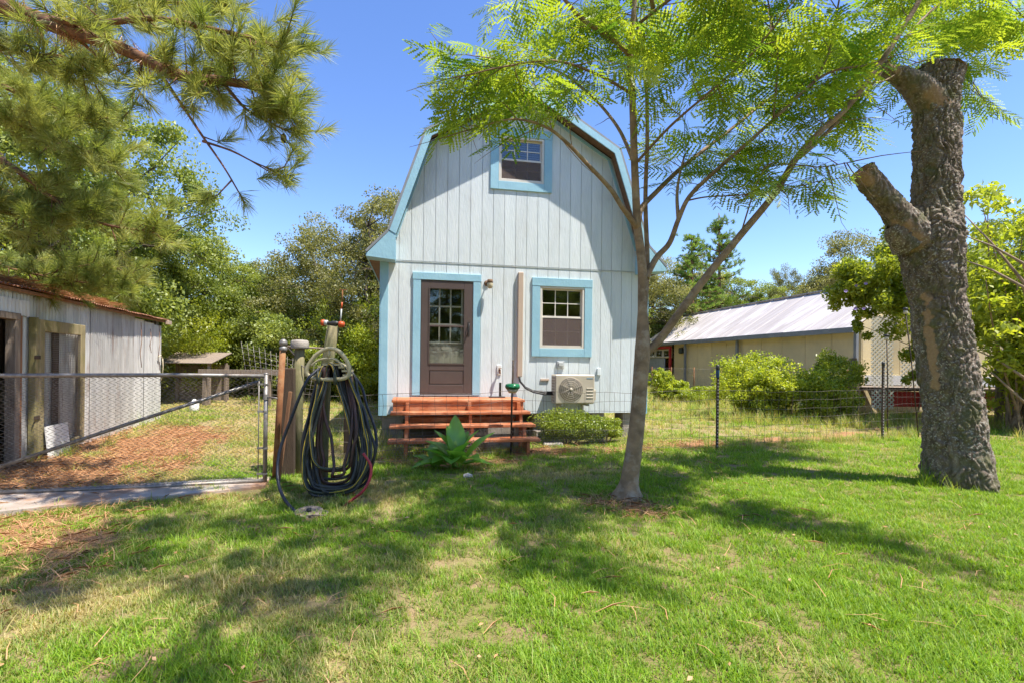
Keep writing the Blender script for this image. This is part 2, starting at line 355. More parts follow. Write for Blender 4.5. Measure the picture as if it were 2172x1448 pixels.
M['straw'] = leaf_mat('pine straw', (0.42, 0.20, 0.085), (0.60, 0.36, 0.18), 0.15, (1, 1, 1), 0.04, 0.5, 0)

# ---------------------------------------------------------------- ground
def fbm(x, y, s=1.0, o=0.0):
    return 0.5 + 0.5 * (noise.noise((x * s + o, y * s - o, o)) + 0.5 * noise.noise((x * s * 2.1 + o, y * s * 2.1, 3 + o)) + 0.25 * noise.noise((x * s * 4.3, y * s * 4.3 + o, 7)))
def sstep(a, b, v):
    t = min(1, max(0, (v - a) / (b - a))); return t * t * (3 - 2 * t)
def straw_amt(x, y):                  # how much the ground is covered with fallen pine needles
    s = 0.0
    if y > 4.6: s = max(s, sstep(-3.3, -5.2, x + 0.25 * (y - 5.5)) * sstep(11.5, 7.5, y))
    s = max(s, 0.5 * sstep(-1.6, -4.2, x + (3.0 - y) * 0.25) * sstep(6.5, 3.0, y))
    s = max(s, 0.7 * sstep(0.9, 0.2, math.hypot((x + 0.9) / 1.6, (y - 6.9) / 0.5)))
    s = max(s, 0.38 * sstep(0.7, 0.2, math.hypot(x - 1.15, y - 4.9)))
    s = max(s, 0.5 * sstep(0.55, 0.1, abs(y - (7.45 + 0.26 * x + (0.02 * x * x if x > 0 else 0)))) * sstep(-2, 0, x))
    return min(1, max(0, s * 1.25 + (fbm(x, y, 1.1, 2.0) - 0.5) * 1.7 * (0.22 + s)))
def dry_amt(x, y):                    # yellowing of the grass
    d = 0.15 + 0.60 * (fbm(x, y, 0.9, 9.0) - 0.5) * 2 + .12 * sstep(.5, -2.0, x)
    d -= 0.36 * sstep(0.3, 2.8, x) * sstep(8.4, 6.5, y)
    d += 0.25 * sstep(7.3, 8.6, y - 0.2 * x) 
    return min(1, max(0, d))
def under_house(x, y):
    rx, ry = x - L0[0], y - L0[1]; s = rx * UX + ry * UY; d = -rx * UY + ry * UX
    return -0.05 < s < 4.9 and -0.02 < d < 7.4
HANG = math.radians(10.9); UX, UY = math.cos(HANG), math.sin(HANG)
L0 = (-2.234, 8.45)

def spaced(lo, hi, step, far):
    core = list(np.arange(lo, hi + 1e-6, step)); a, b = [], []
    d = step * 2; x = lo
    while x > -far: x -= d; a.append(x); d *= 1.35
    d = step * 2; x = hi
    while x < far: x += d; b.append(x); d *= 1.35
    return np.array(a[::-1] + core + b)
gx = spaced(-9, 12, 0.15, 600); gy = spaced(-2, 14, 0.15, 600)
XX, YY = np.meshgrid(gx, gy); nx, ny = len(gx), len(gy)
V = np.stack([XX.ravel(), YY.ravel(), gz_np(XX, YY).ravel()], 1)
ii = (np.arange(ny - 1)[:, None] * nx + np.arange(nx - 1)[None, :]).ravel()
FA = np.stack([ii, ii + 1, ii + nx + 1, ii + nx], 1)
sv = np.array([straw_amt(a, b) if -12 < a < 15 and -3 < b < 20 else 0.0 for a, b in V[:, :2]])
dv = np.array([dry_amt(a, b) if -12 < a < 15 and -3 < b < 20 else 0.35 for a, b in V[:, :2]])
def ground_mat():
    m, nt, out = nodes('lawn soil'); p = N(nt, 'ShaderNodeBsdfPrincipled', Roughness=0.95)
    p.inputs['Specular IOR Level'].default_value = 0.1
    v = wcoords(nt); n1 = noise_tex(nt, v, 3.0, 8, 0.7); n2 = noise_tex(nt, v, 38, 5, 0.7); n3 = noise_tex(nt, v, 0.6, 4)
    soil = mixc(nt, n2, (0.18, 0.115, 0.06), (0.40, 0.28, 0.17))
    green = mixc(nt, n2, (0.12, 0.12, 0.03), (0.30, 0.27, 0.10))
    a = N(nt, 'ShaderNodeAttribute', attribute_name='dry'); s = N(nt, 'ShaderNodeAttribute', attribute_name='var')
    dryc = mixc(nt, n2, (0.26, 0.19, 0.085), (0.48, 0.38, 0.20))
    col = mixc(nt, ramp(nt, n1, [(0.42, 0.0), (0.62, 1.0)]), green, soil)
    col = mixc(nt, a.outputs['Fac'], col, dryc)
    st = mixc(nt, n2, (0.26, 0.115, 0.05), (0.52, 0.29, 0.15))
    col = mixc(nt, ramp(nt, s.outputs['Fac'], [(0.25, 0.0), (0.7, 1.0)]), col, st)
    nt.links.new(col, p.inputs['Base Color'])
    b = N(nt, 'ShaderNodeBump', Strength=0.8, Distance=0.03); nt.links.new(n2, b.inputs['Height']); nt.links.new(b.outputs[0], p.inputs['Normal'])
    nt.links.new(p.outputs[0], out.inputs[0]); return m
gme = np_mesh('ground', V, FA, ground_mat(), True, sv)
gme.attributes.new('dry', 'FLOAT', 'POINT').data.foreach_set('value', dv.astype(np.float32))
tag(link('ground', gme), 'uneven back yard ground of grass, soil and fallen pine needles', None, None, 'structure')

# pale concrete strip below the gate
b = MB(); pts = [G(-420, 1062), G(-420, 1128), G(0, 1092), G(200, 1070), G(420, 1052), G(560, 1036), G(575, 1016), G(420, 1024), G(0, 1048)]
pts = [(p.x, p.y) for p in pts]
n = len(pts); vs = [(x, y, -0.03) for x, y in pts] + [(x, y, 0.035) for x, y in pts]
b.add(vs, [tuple(range(n, 2 * n))] + [(i, (i + 1) % n, n + (i + 1) % n, n + i) for i in range(n)])
tag(b.build('concrete_strip', M['pathcrete']), 'pale concrete strip along the ground under the chain link gate', None, None, 'structure')

# ---------------------------------------------------------------- house
HL = (L0[0], L0[1], 0)
HW, MID = 4.84, 2.42
house = thing('barn_house', 'pale blue gambrel roofed tiny house with light blue trim', 'house', HL, HANG)
EZ, LB, UB, PK = 3.18, 3.54, 5.25, 6.26             # eave, lower break, upper break, peak of the roof top
PROF = [(-0.25, EZ), (0.10, LB), (0.68, UB), (MID, PK), (HW - 0.68, UB), (HW - 0.10, LB), (HW + 0.25, EZ)]
def roofz(s, drop=0.0):
    for (a, za), (c, zc) in zip(PROF, PROF[1:]):
        if a <= s <= c: return za + (zc - za) * (s - a) / (c - a) - drop
    return EZ
DOOR = (0.655, 1.555, 0.80, 2.79); WLOW = (2.775, 3.61, 1.65, 2.765); WUP = (1.99, 2.815, 4.605, 5.41)
HOLES = [DOOR, WLOW, WUP]
BASEZ = 0.475
def topat(s):                                       # wall top, tucked under the roof; full wall width below the eave
    return roofz(min(max(s, 0.101), HW - 0.101), 0.10)
def pierced(b, s0, s1, z0, z1fn, y0, y1, breaks=()):
    cuts = {s0, s1}
    for h in HOLES:
        for e in h[:2]:
            if s0 < e < s1: cuts.add(e)
    for e in breaks:
        if s0 < e < s1: cuts.add(e)
    cuts = sorted(cuts)
    for a, c in zip(cuts, cuts[1:]):
        m = (a + c) / 2; za, zc = z1fn(a), z1fn(c); zl = z0
        hs = sorted([h for h in HOLES if h[0] <= m <= h[1] and h[3] > z0 and h[2] < max(za, zc)], key=lambda h: h[2])
        for h in hs:
            if h[2] > zl + 0.002: b.prism([(a, zl), (c, zl), (c, h[2]), (a, h[2])], y0, y1)
            zl = h[3]
        if min(za, zc) > zl + 0.002: b.prism([(a, zl), (c, zl), (c, zc), (a, za)], y0, y1)
BR = (0.101, 0.68, MID, HW - 0.68, HW - 0.101)
# structural front wall behind the boards
b = MB(); pierced(b, 0.0, HW, BASEZ, topat, 0.010, 0.11, BR); b.build('front_wall', M['siding'], house)
b = MB(); b.box((0, 0.11, BASEZ), (0.1, 7.3, 3.06)); b.box((HW - 0.1, 0.11, BASEZ), (HW, 7.3, 3.06)); b.build('side_wall', M['siding'], house)
b = MB()
poly = [(0, BASEZ), (HW, BASEZ), (HW, 3.2), (HW - .101, topat(HW - .1)), (HW - 0.68, roofz(HW - .68, .1)), (MID, PK - .1), (0.68, roofz(.68, .1)), (.101, topat(.1)), (0, 3.2)]
b.prism(poly, 7.3, 7.4); b.build('back_wall', M['siding'], house)
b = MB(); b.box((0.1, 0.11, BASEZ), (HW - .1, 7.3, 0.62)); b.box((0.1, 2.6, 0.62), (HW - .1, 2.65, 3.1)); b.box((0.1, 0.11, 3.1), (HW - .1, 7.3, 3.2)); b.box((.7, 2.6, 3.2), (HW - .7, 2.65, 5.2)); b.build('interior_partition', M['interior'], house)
# siding boards, two courses
PW = 0.2032; g = 0.0035; s = 0.075
edges = [0.0] + [s + PW * k for k in range(40) if s + PW * k < HW - 0.04] + [HW]
for course in (0, 1):
    for a, c in zip(edges, edges[1:]):
        b = MB()
        lo, hi, fn, yf = (BASEZ, 3.098, (lambda q: 3.098), -0.008) if course == 0 else (3.112, 9.0, topat, -0.013)
        a_, c_ = (a + g, c - g) if course == 0 else (max(a + g, 0.102), min(c - g, HW - 0.102))
        if c_ - a_ < 0.02: continue
        inside = [h for h in HOLES if h[0] <= a_ and c_ <= h[1] and lo < h[3] and h[2] < hi]
        if inside:                                    # cut by an opening into two separate boards
            h = inside[0]
            if h[2] > lo + .02:
                b.prism([(a_, lo), (c_, lo), (c_, h[2]), (a_, h[2])], yf, 0.008); b.build('siding_board', M['siding'], house)
            b = MB(); b.prism([(a_, h[3]), (c_, h[3]), (c_, fn(c_)), (a_, fn(a_))], yf, 0.008)
        else: pierced(b, a_, c_, lo, fn, yf, 0.008, BR)
        if b.v: b.build('siding_board', M['siding'], house)
b = MB(); b.box((0.0, -0.017, 3.092), (HW, -0.001, 3.100)); b.build('seam_flashing', M['siding'], house)
# corner boards
for x0, x1 in ((-0.018, 0.105), (HW - 0.105, HW + 0.018)):
    b = MB(); b.cbox((x0, -0.036, 0.455), (x1, -0.009, 3.12)); b.build('corner_board', M['trim'], house)
    b = MB(); q0, q1 = ((-0.036, -0.0185) if x0 < 1 else (HW + 0.0185, HW + 0.036)); b.cbox((q0, -0.034, 0.457), (q1, 0.10, 3.1)); b.build('corner_board', M['trim'], house)
# roof planes
OV, BK, TH = 0.33, 7.55, 0.05
roof = MB()
def offs(prof, d):                                   # profile moved inward (down) by d along normals, simple
    return [(s + (0.0), z - d) for s, z in prof]
for (a, c) in zip(PROF, PROF[1:]):
    n_ = Vector((-(c[1] - a[1]), c[0] - a[0])).normalized() * TH
    roof.prism([(a[0] - n_.x * .999, a[1] - n_.y), (c[0] - n_.x, c[1] - n_.y), c, a], -OV, BK)
ro = roof.build('roof', M['shingle'], house)
b = MB(); b.prism([(MID - .16, PK - .09), (MID, PK + .004), (MID + .16, PK - .09), (MID + .16, PK - .07), (MID, PK + .026), (MID - .16, PK - .07)], -OV - .01, BK + .01); b.build('ridge_cap', M['shingle'], ro)
for (a, c) in zip(PROF, PROF[1:]):                   # thin pale drip edge at the gable
    n_ = Vector((-(c[1] - a[1]), c[0] - a[0])).normalized()
    b = MB(); b.prism([(a[0] - n_.x * .035, a[1] - n_.y * .035), (c[0] - n_.x * .035, c[1] - n_.y * .035), (c[0] + n_.x * .004, c[1] + n_.y * .004), (a[0] + n_.x * .004, a[1] + n_.y * .004)], -OV - .016, -OV - .001); b.build('drip_edge', M['greysteel'], ro)
# rake boards and soffits following the gable
def rake(side):
    mir = (lambda q: [(HW - x, z) for x, z in q][::-1]) if side else (lambda q: q)
    w = 0.145
    p1, p2, p3 = PROF[1], PROF[2], PROF[3]
    n1 = Vector((-(p2[1] - p1[1]), p2[0] - p1[0])).normalized(); n2 = Vector((-(p3[1] - p2[1]), p3[0] - p2[0])).normalized()
    m = (n1 + n2).normalized(); ml = 1 / m.dot(n1)
    def at(p, nn, d): return (p[0] - nn[0] * d, p[1] - nn[1] * d)
    lo_o, lo_i = at(p1, n1, .036), (at(p1, n1, w)[0], at(p1, n1, w)[1] - 0.02)
    up_o, up_i = at(p2, m, .036 * ml), at(p2, m, w * ml)
    pk_o, pk_i = (MID, PK - .036 / n2[1]), (MID, PK - w / n2[1])
    b = MB(); b.prism(mir([lo_o, lo_i, up_i, up_o]), -OV - .022, -OV + .004); b.build('rake_board', M['trim'], house)
    b = MB(); b.prism(mir([up_o, up_i, pk_i, pk_o]), -OV - .020, -OV + .006); b.build('rake_board', M['trim'], house)
    # soffit under the overhang
    b = MB(); s_ = .052
    b.prism(mir([at(p1, n1, s_), at(p1, n1, s_ + .02), at(p2, m, (s_ + .02) * ml), at(p2, m, s_ * ml)]), -OV + .007, -.014)
    b.prism(mir([at(p2, m, s_ * ml), at(p2, m, (s_ + .02) * ml), (MID, PK - (s_ + .02) / n2[1]), (MID, PK - s_ / n2[1])]), -OV + .007, -.014)
    b.build('soffit', M['soffit'], house)
    # frieze strip on the wall below the soffit
    b = MB()
    b.prism(mir([at(p1, n1, .105), at(p1, n1, .15), at(p2, m, .15 * ml), at(p2, m, .105 * ml)]), -.030, -.0135)
    b.prism(mir([at(p2, m, .105 * ml), at(p2, m, .15 * ml), (MID, PK - .15 / n2[1]), (MID, PK - .105 / n2[1])]), -.030, -.0135)
    b.build('frieze_strip', M['trim'], house)
    # boxed eave return: front face, end block and bottom
    t0 = at(PROF[0], Vector((-.717, .697)), .036)
    b = MB(); b.prism(mir([(t0[0] + .012, t0[1] - .005), (-.238, 3.088), (.235, 3.045), (.235, 3.36), (lo_i[0], lo_i[1] + .01), (lo_o[0] - .004, lo_o[1] - .012)]), -OV - .014, -OV + .012); b.build('eave_return', M['trim'], house)
    b = MB(); b.prism(mir([(-.236, 3.085), (.22, 3.05), (.22, 3.0495 + .02), (-.236, 3.105)]), -OV + .013, -.040); b.build('return_soffit', M['trim'], house)
    b = MB(); b.prism(mir([(.205, 3.05), (.228, 3.05), (.228, 3.40), (.205, 3.40)]), -OV + .013, -.015); b.build('return_side', M['trim'], house)
    # eave fascia and brown soffit along the side
    b = MB(); b.prism(mir([(-.242, 3.09), (-.222, 3.09), (-.222, 3.165), (-.242, 3.145)]), -OV + .013, BK - .02); b.build('eave_fascia', M['trim'], house)
    b = MB(); b.prism(mir([(-.22, 3.095), (-.02, 3.08), (-.02, 3.095), (-.22, 3.11)]), -.039, BK - .03); b.build('eave_soffit', M['soffit'], house)
rake(0); rake(1)

def boards_around(name, h, w, top_extra, parent, zbot=None, y0=-0.040, y1=-0.009, sill=True, head=None):
    s0, s1, z0, z1 = h; head = head or w
    bz = z0 if not sill else z0 - w
    b = MB(); b.cbox((s0 - w, y0, bz), (s0 - .004, y1, z1)); b.build('side_casing', M['trim'], parent)
    b = MB(); b.cbox((s1 + .004, y0, bz), (s1 + w, y1, z1)); b.build('side_casing', M['trim'], parent)
    b = MB(); b.cbox((s0 - w - top_extra, y0 - .004, z1 + .001), (s1 + w + top_extra, y1, z1 + head)); b.build('head_casing', M['trim'], parent)
    if sill:
        b = MB(); b.cbox((s0 - .003, y0 + .002, z0 - w), (s1 + .003, y1, z0 - .002)); b.build('sill_casing', M['trim'], parent)

def rect_frame(b, s0, s1, z0, z1, w, y0, y1, wb=None, wt=None):
    wb = wb or w; wt = wt or w
    b.box((s0, y0, z0), (s0 + w, y1, z1)); b.box((s1 - w, y0, z0), (s1, y1, z1))
    b.box((s0 + w, y0, z0), (s1 - w, y1, z0 + wb)); b.box((s0 + w, y0, z1 - wt), (s1 - w, y1, z1))

def window(h, zm, blinds):
    s0, s1, z0, z1 = h
    e = bpy.data.objects.new('window', None)
    b = MB(); rect_frame(b, s0 + .001, s1 - .001, z0 + .001, z1 - .001, .034, -0.030, 0.09); w = b.build('window', M['vinyl'], house)
    boards_around('casing', h, .15, .004, w)
    a0, a1 = s0 + .035, s1 - .035
    b = MB(); rect_frame(b, a0, a1, zm - .012, z1 - .036, .026, 0.028, 0.05); b.build('upper_sash', M['vinyl'], w)
    b = MB(); rect_frame(b, a0, a1, z0 + .036, zm + .018, .030, -0.004, 0.026, wt=.036); b.build('lower_sash', M['vinyl'], w)
    us = (a0 + .027, a1 - .027, zm + .02, z1 - .063); ls = (a0 + .031, a1 - .031, z0 + .067, zm - .02)
    for (q0, q1, r0, r1), yy in ((us, 0.036), (ls, 0.008)):
        cw, rh = (q1 - q0) / 3, (r1 - r0) / 2
        for i in range(3):
            for j in range(2):
                b = MB(); b.box((q0 + cw * i + .0005, yy, r0 + rh * j + .0005), (q0 + cw * (i + 1) - .0005, yy + .004, r0 + rh * (j + 1) - .0005)); b.build('pane', M['glass'], w)
        for i in (1, 2):
            b = MB(); b.box((q0 + cw * i - .008, yy - .006, r0), (q0 + cw * i + .008, yy - .0005, r1)); b.build('muntin', M['vinyl'], w)
        b = MB(); b.box((q0, yy - .0065, (r0 + r1) / 2 - .008), (q1, yy - .0008, (r0 + r1) / 2 + .008)); b.build('muntin', M['vinyl'], w)
    b = MB(); b.box((ls[0] - .02, -.012, ls[2] - .02), (ls[1] + .02, -.0105, ls[3] + .005)); b.build('insect_screen', M['screen'], w)
    b = MB(); rect_frame(b, ls[0] - .026, ls[1] + .026, ls[2] - .026, ls[3] + .012, .012, -.016, -.008); b.build('screen_frame', M['vinyl'], w)
    if blinds:
        z = z1 - .07
        while z > zm + .03:
            b = MB(); m_ = Matrix.Translation((0, .075, z)) @ Matrix.Rotation(.35, 4, 'X'); b.box((a0 + .02, -.022, -.0015), (a1 - .02, .022, .0015), m_); b.build('blind_slat', M['blind'], w); z -= .042
    return w
window(WLOW, 2.215, False); window(WUP, 5.005, True)

# storm door in front of a cream inner door
s0, s1, z0, z1 = DOOR
b = MB(); b.cbox((s0 + .003, -.030, z0 + .012), (s0 + .15, .008, z1 - .012), .003); b.cbox((s1 - .15, -.030, z0 + .012), (s1 - .003, .008, z1 - .012), .003)
b.cbox((s0 + .1505, -.0298, 2.65), (s1 - .1505, .008, z1 - .0125), .003); b.cbox((s0 + .1505, -.0298, 1.235), (s1 - .1505, .008, 1.355), .003)
b.cbox((s0 + .1505, -.0298, z0 + .0125), (s1 - .1505, .008, 0.985), .003); b.box((s0 + .15, -.012, .985), (s1 - .15, .006, 1.235))
door = b.build('door', M['door'], house)
b = MB(); b.cbox((s0 + .165, -.026, 1.0), (s1 - .165, -.0125, 1.22), .012); b.build('raised_panel', M['door'], door)
b = MB(); rect_frame(b, s0 + .135, s1 - .135, 1.34, 2.665, .018, -.040, -.0305); b.build('glazing_bead', M['door'], door)
b = MB(); b.cbox((s0 + .152, -.033, 1.985), (s1 - .152, -.010, 2.012), .003); b.build('meeting_rail', M['door'], door)
for r0, r1 in ((1.357, 1.984), (2.0125, 2.649)):
    b = MB(); b.box((s0 + .151, -.014, r0), (s1 - .151, -.010, r1)); b.build('storm_pane', M['storm'], door)
b = MB(); b.tube([(1.485, -.034, 2.06), (1.487, -.075, 2.04), (1.478, -.082, 1.95), (1.462, -.075, 1.86), (1.455, -.034, 1.84)], .010, 8); b.box((1.470, -.035, 1.83), (1.500, -.0305, 2.08)); b.build('handle', M['black'], door)
b = MB(); b.cbox((s0, -.05, .795), (s1, .10, .811), .003); b.build('threshold', M['greysteel'], house)
b = MB(); il = (s0 + .13, s1 - .19, 1.72, 2.66)      # inner door with 3 x 3 lights
b.box((s0, .055, .812), (il[0], .095, z1)); b.box((il[1], .055, .812), (s1, .095, z1)); b.box((il[0], .055, .812), (il[1], .095, il[2])); b.box((il[0], .055, il[3]), (il[1], .095, z1))
inner = b.build('inner_door', M['innerdoor'], house)
cw, rh = (il[1] - il[0]) / 3, (il[3] - il[2]) / 3
b = MB(); rect_frame(b, il[0] - .02, il[1] + .02, il[2] - .02, il[3] + .02, .03, .040, .0545); b.build('lite_frame', M['vinyl'], inner)
for i in (1, 2):
    b = MB(); b.box((il[0] + cw * i - .013, .046, il[2]), (il[0] + cw * i + .013, .062, il[3])); b.build('muntin', M['vinyl'], inner)
    b = MB(); b.box((il[0], .0455, il[2] + rh * i - .013), (il[1], .0625, il[2] + rh * i + .013)); b.build('muntin', M['vinyl'], inner)
for i in range(3):
    for j in range(3):
        b = MB(); b.box((il[0] + cw * i + .009, .070, il[2] + rh * j + .009), (il[0] + cw * (i + 1) - .009, .074, il[2] + rh * (j + 1) - .009)); b.build('pane', M['glass'], inner)
for q0, q1 in ((s0 + .14, s0 + .40), (s0 + .52, s0 + .76)):
    b = MB(); b.cbox((q0, .043, 1.02), (q1, .0545, 1.56), .012); b.build('raised_panel', M['innerdoor'], inner)
b = MB(); b.box((s0 + .36, .050, 1.60), (s0 + .50, .0545, 1.645)); b.build('door_label', M['tan'], inner)
e = MB(); boards_around('casing', DOOR, .135, .01, house, sill=False, head=.125)

# fittings on the wall
b = MB(); b.cbox((2.357, -.080, 1.135), (2.452, -.009, 2.99), .008); b.build('line_set_cover', M['tan'], house)
lamp = MB(); lamp.lathe([(0, 0), (.05, .0), (.05, .018), (0, .02)], (1.80, -.012, 2.775), 16, 'y'); lamp.tube([(1.80, -.03, 2.775), (1.81, -.09, 2.795), (1.83, -.13, 2.80)], .012, 8)
lamp.lathe([(0, .062), (.045, .058), (.052, .03), (.052, 0), (0, 0)], (1.84, -.14, 2.765), 16); lo_ = lamp.build('wall_lamp', M['soffit'], house)
b = MB(); b.lathe([(.048, 0), (.052, -.03), (.046, -.07), (.03, -.095), (0, -.10)], (1.84, -.14, 2.765), 16); b.build('lamp_globe', M['cream'], lo_)
b = MB(); b.cbox((3.10, -.05, 1.29), (3.24, -.009, 1.42), .006); b.cbox((3.125, -.07, 1.33), (3.215, -.051, 1.40), .006); b.build('outlet_cover', M['greyplastic'], house)
b = MB(); b.cbox((3.875, -.04, 1.17), (3.945, -.009, 1.30), .004); b.build('disconnect_box', M['siding'], house)
b = MB(); b.cbox((2.00, -.03, 1.17), (2.075, -.009, 1.34), .004); fp = b.build('tap_plate', M['white'], house)
b = MB(); b.tube([(2.04, -.03, 1.26), (2.04, -.09, 1.25), (2.04, -.11, 1.19)], .016, 8); b.lathe([(0, .0), (.03, 0), (.03, .012), (0, .012)], (2.04, -.10, 1.275), 12); b.build('garden_tap', M['brownwood'], fp)
b = MB(); b.cbox((2.80, -.03, 1.06), (2.96, -.009, 1.10), .004); b.build('conduit_bracket', M['tan'], house)
# piers
for sx, sw in ((0.02, .36), (1.45, .38), (2.7, .38), (3.80, .26), (4.42, .36)):
    for dy in (0.05, 3.4, 6.8):
        b = MB(); b.cbox((sx, dy, -.05), (sx + sw, dy + .4, .19), .006); b.cbox((sx + .006, dy + .006, .193), (sx + sw - .006, dy + .394, BASEZ + .01), .006); b.build('pier_block', M['concrete'], house)

def onwall(s, d, z=0.0):                            # house frame to the world; d is metres out from the wall
    return Vector((L0[0] + s * UX + d * UY, L0[1] + s * UY - d * UX, z))

# ---------------------------------------------------------------- air conditioner
ac = thing('air_conditioner', 'ivory outdoor air conditioner unit hung on the house wall below the window', 'air conditioner', onwall(2.98, .36, .67), HANG)
W_, Hh, Dp = .73, .515, .27
b = MB(); b.cbox((0, 0, 0), (W_, Dp, Hh), .018); body = b.build('casing', M['acbody'], ac)
b = MB(); b.lathe([(0, .0), (.215, 0), (.215, .004), (0, .004)], (.285, -.001, .255), 36, 'y'); b.build('fan_opening', M['acdark'], ac)
for r in (.05, .085, .12, .155, .19, .218):
    b = MB(); b.tube([(.285 + r * math.cos(t * math.pi / 16), -.012, .255 + r * math.sin(t * math.pi / 16)) for t in range(33)], .0032, 4, False); b.build('grille_ring', M['acgrille'], ac)
for k in range(8):
    a = k * math.pi / 4; b = MB(); b.tube([(.285 + .03 * math.cos(a), -.014, .255 + .03 * math.sin(a)), (.285 + .222 * math.cos(a + .35), -.010, .255 + .222 * math.sin(a + .35))], .0032, 4); b.build('grille_spoke', M['acgrille'], ac)
b = MB(); b.lathe([(0, 0), (.03, 0), (.03, .006), (0, .006)], (.285, -.016, .255), 16, 'y'); b.build('fan_hub', M['acbody'], ac)
for k in range(4):
    b = MB(); b.cbox((.575, -.008, .10 + k * .055), (.70, .001, .118 + k * .055), .003); b.build('panel_rib', M['acbody'], ac)
b = MB(); b.cbox((.575, -.003, .44), (.69, .001, .46), .001); b.build('badge', M['badge'], ac)
for i in range(2):
    for k in range(9):
        b = MB(); b.box((-.0015, .045 + i * .095, .04 + k * .05), (.002, .12 + i * .095, .073 + k * .05)); b.build('side_vent', M['acdark'], ac)
b = MB(); b.cbox((W_ + .001, .07, .06), (W_ + .05, .22, .25), .008); b.build('valve_cover', M['acbody'], ac)
for x in (.12, .60):
    b = MB(); b.cbox((x, .02, -.04), (x + .04, Dp + .085, -.002), .003); b.cbox((x, Dp + .05, -.25), (x + .04, Dp + .085, -.0405), .003); b.build('bracket', M['acbody'], ac)
b = MB(origin=onwall(2.98, .36, .67))
b = MB(); 
for off, rr in ((0, .020), (.03, .017)):
    b.tube([(-.58, .30 - off, .47), (-.57, .28 - off, .38), (-.48, .26 - off, .28 - off * .6), (-.34, .24 - off, .215 - off * .6), (-.16, .20 - off, .19 - off), (.02, .17 - off, .19 - off)], rr, 8)
b.build('line_set', M['black'], ac)

# ---------------------------------------------------------------- red timber steps
st = thing('wooden_steps', 'red stained open timber steps with landing below the brown door', 'steps', onwall(1.29, .36, 0), HANG)
# local: x along the wall, y towards the wall, z up; wall at y=+0.36
SX = (-1.075, 1.075)
def tread(x0, x1, y0, y1, zt, nb):
    w = (y1 - y0) / nb
    for i in range(nb):
        b = MB(); b.cbox((x0, y0 + w * i + .003, zt - .042), (x1, y0 + w * (i + 1) - .003, zt + rnd.uniform(-.002, .002)), .006); b.build('tread_board', M['redwood'], st)
tread(SX[0], SX[1], -.36, .312, .775, 5)
tread(SX[0] - .005, SX[1] + .03, -.65, -.365, .605, 2)
tread(SX[0] - .005, SX[1] + .05, -.93, -.645, .435, 2)
tread(SX[0] - .01, SX[1] + .06, -1.21, -.925, .255, 2)
b = MB(); b.cbox((SX[0] + .02, -.335, .585), (SX[1] - .02, -.298, .732), .004); b.build('rim_board', M['redwood'], st)
b = MB(); b.cbox((SX[0] + .02, .27, .60), (SX[1] - .02, .308, .732), .004); b.build('rim_board', M['redwood'], st)
for x in (SX[0] + .02, SX[1] - .06):
    b = MB(); b.cbox((x, -.2975, .60), (x + .04, .2695, .731), .004); b.build('side_joist', M['redwood'], st)
for x in (-.86, .12, .93):                            # stringers in stepped pieces
    for (y0, y1, zt) in ((-.62, -.337, .562), (-.90, -.62, .392), (-1.17, -.90, .212)):
        b = MB(); b.cbox((x, y0, -.03), (x + .05, y0 + .06, zt), .004); b.cbox((x + .0015, y0 + .061, zt - .13), (x + .0485, y1 + .06, zt - .001), .004); b.build('stringer', M['redwood'], st)
    b = MB(); b.cbox((x, -.337, -.03), (x + .06, -.2985 - .038, .584), .003) if False else b.cbox((x, -.395, .10), (x + .06, -.3365, .731), .004); b.build('post', M['redwood'], st)
for y, zt in ((-.60, .50), (-.35, .50)):
    b = MB(); b.cbox((-.79, y + .24, zt - .09), (.90, y + .26, zt - .01), .003); b.build('cross_brace', M['redwood'], st)
b = MB(); b.cbox((.86, -.55, -.05), (1.06, -.15, .19), .006); b.cbox((.862, -.548, .1925), (1.058, -.152, .38), .006); b.build('support_block', M['concrete'], st)
b = MB(); b.cbox((.42, -.60, -.05), (.80, -.20, .38), .008); b.build('support_block', M['concrete'], st)

b = thing('boot_scraper', 'small black upright metal scraper on the landing beside the door', 'scraper', onwall(1.98, .18, .775), HANG)
mb = MB(); mb.cbox((-.14, -.06, 0.0), (.14, .06, .018), .004); mb.build('base', M['black'], b)
mb = MB(); mb.cbox((.035, -.015, .018), (.075, .015, .26), .004); mb.build('upright', M['black'], b)

# concrete blocks beside the steps
def hollow_block(name, label, loc, rz, w=.40, d=.20, h=.20):
    t = thing(name, label, 'block', loc, rz); wl = .03
    m = MB(); m.cbox((-w / 2, -d / 2, 0), (w / 2, d / 2, wl), .005); m.cbox((-w / 2, -d / 2, h - wl), (w / 2, d / 2, h), .005); m.build('shell', M['concrete'], t)
    for x in (-w / 2, -wl / 2, w / 2 - wl):
        m = MB(); m.box((x + .001, -d / 2 + .002, wl - .003), (x + wl - .001, d / 2 - .002, h - wl + .003)); m.build('web', M['concrete'], t)
p = G(1152, 934); hollow_block('hollow_block', 'grey hollow concrete block lying on its side beside the red steps', (p.x + .05, p.y, -.01), HANG + .06, .42, .2, .20)
p = G(1152, 946)
mb = MB(); mb.cbox((-.16, -.10, 0), (.16, .10, .085), .02); o = mb.build('stone_slab', M['concrete']); o.location = (p.x + .16, p.y, -.01); o.rotation_euler = (0.03, -.04, HANG - .1)
tag(o, 'solid pale concrete slab on the grass in front of the hollow block', 'slab')

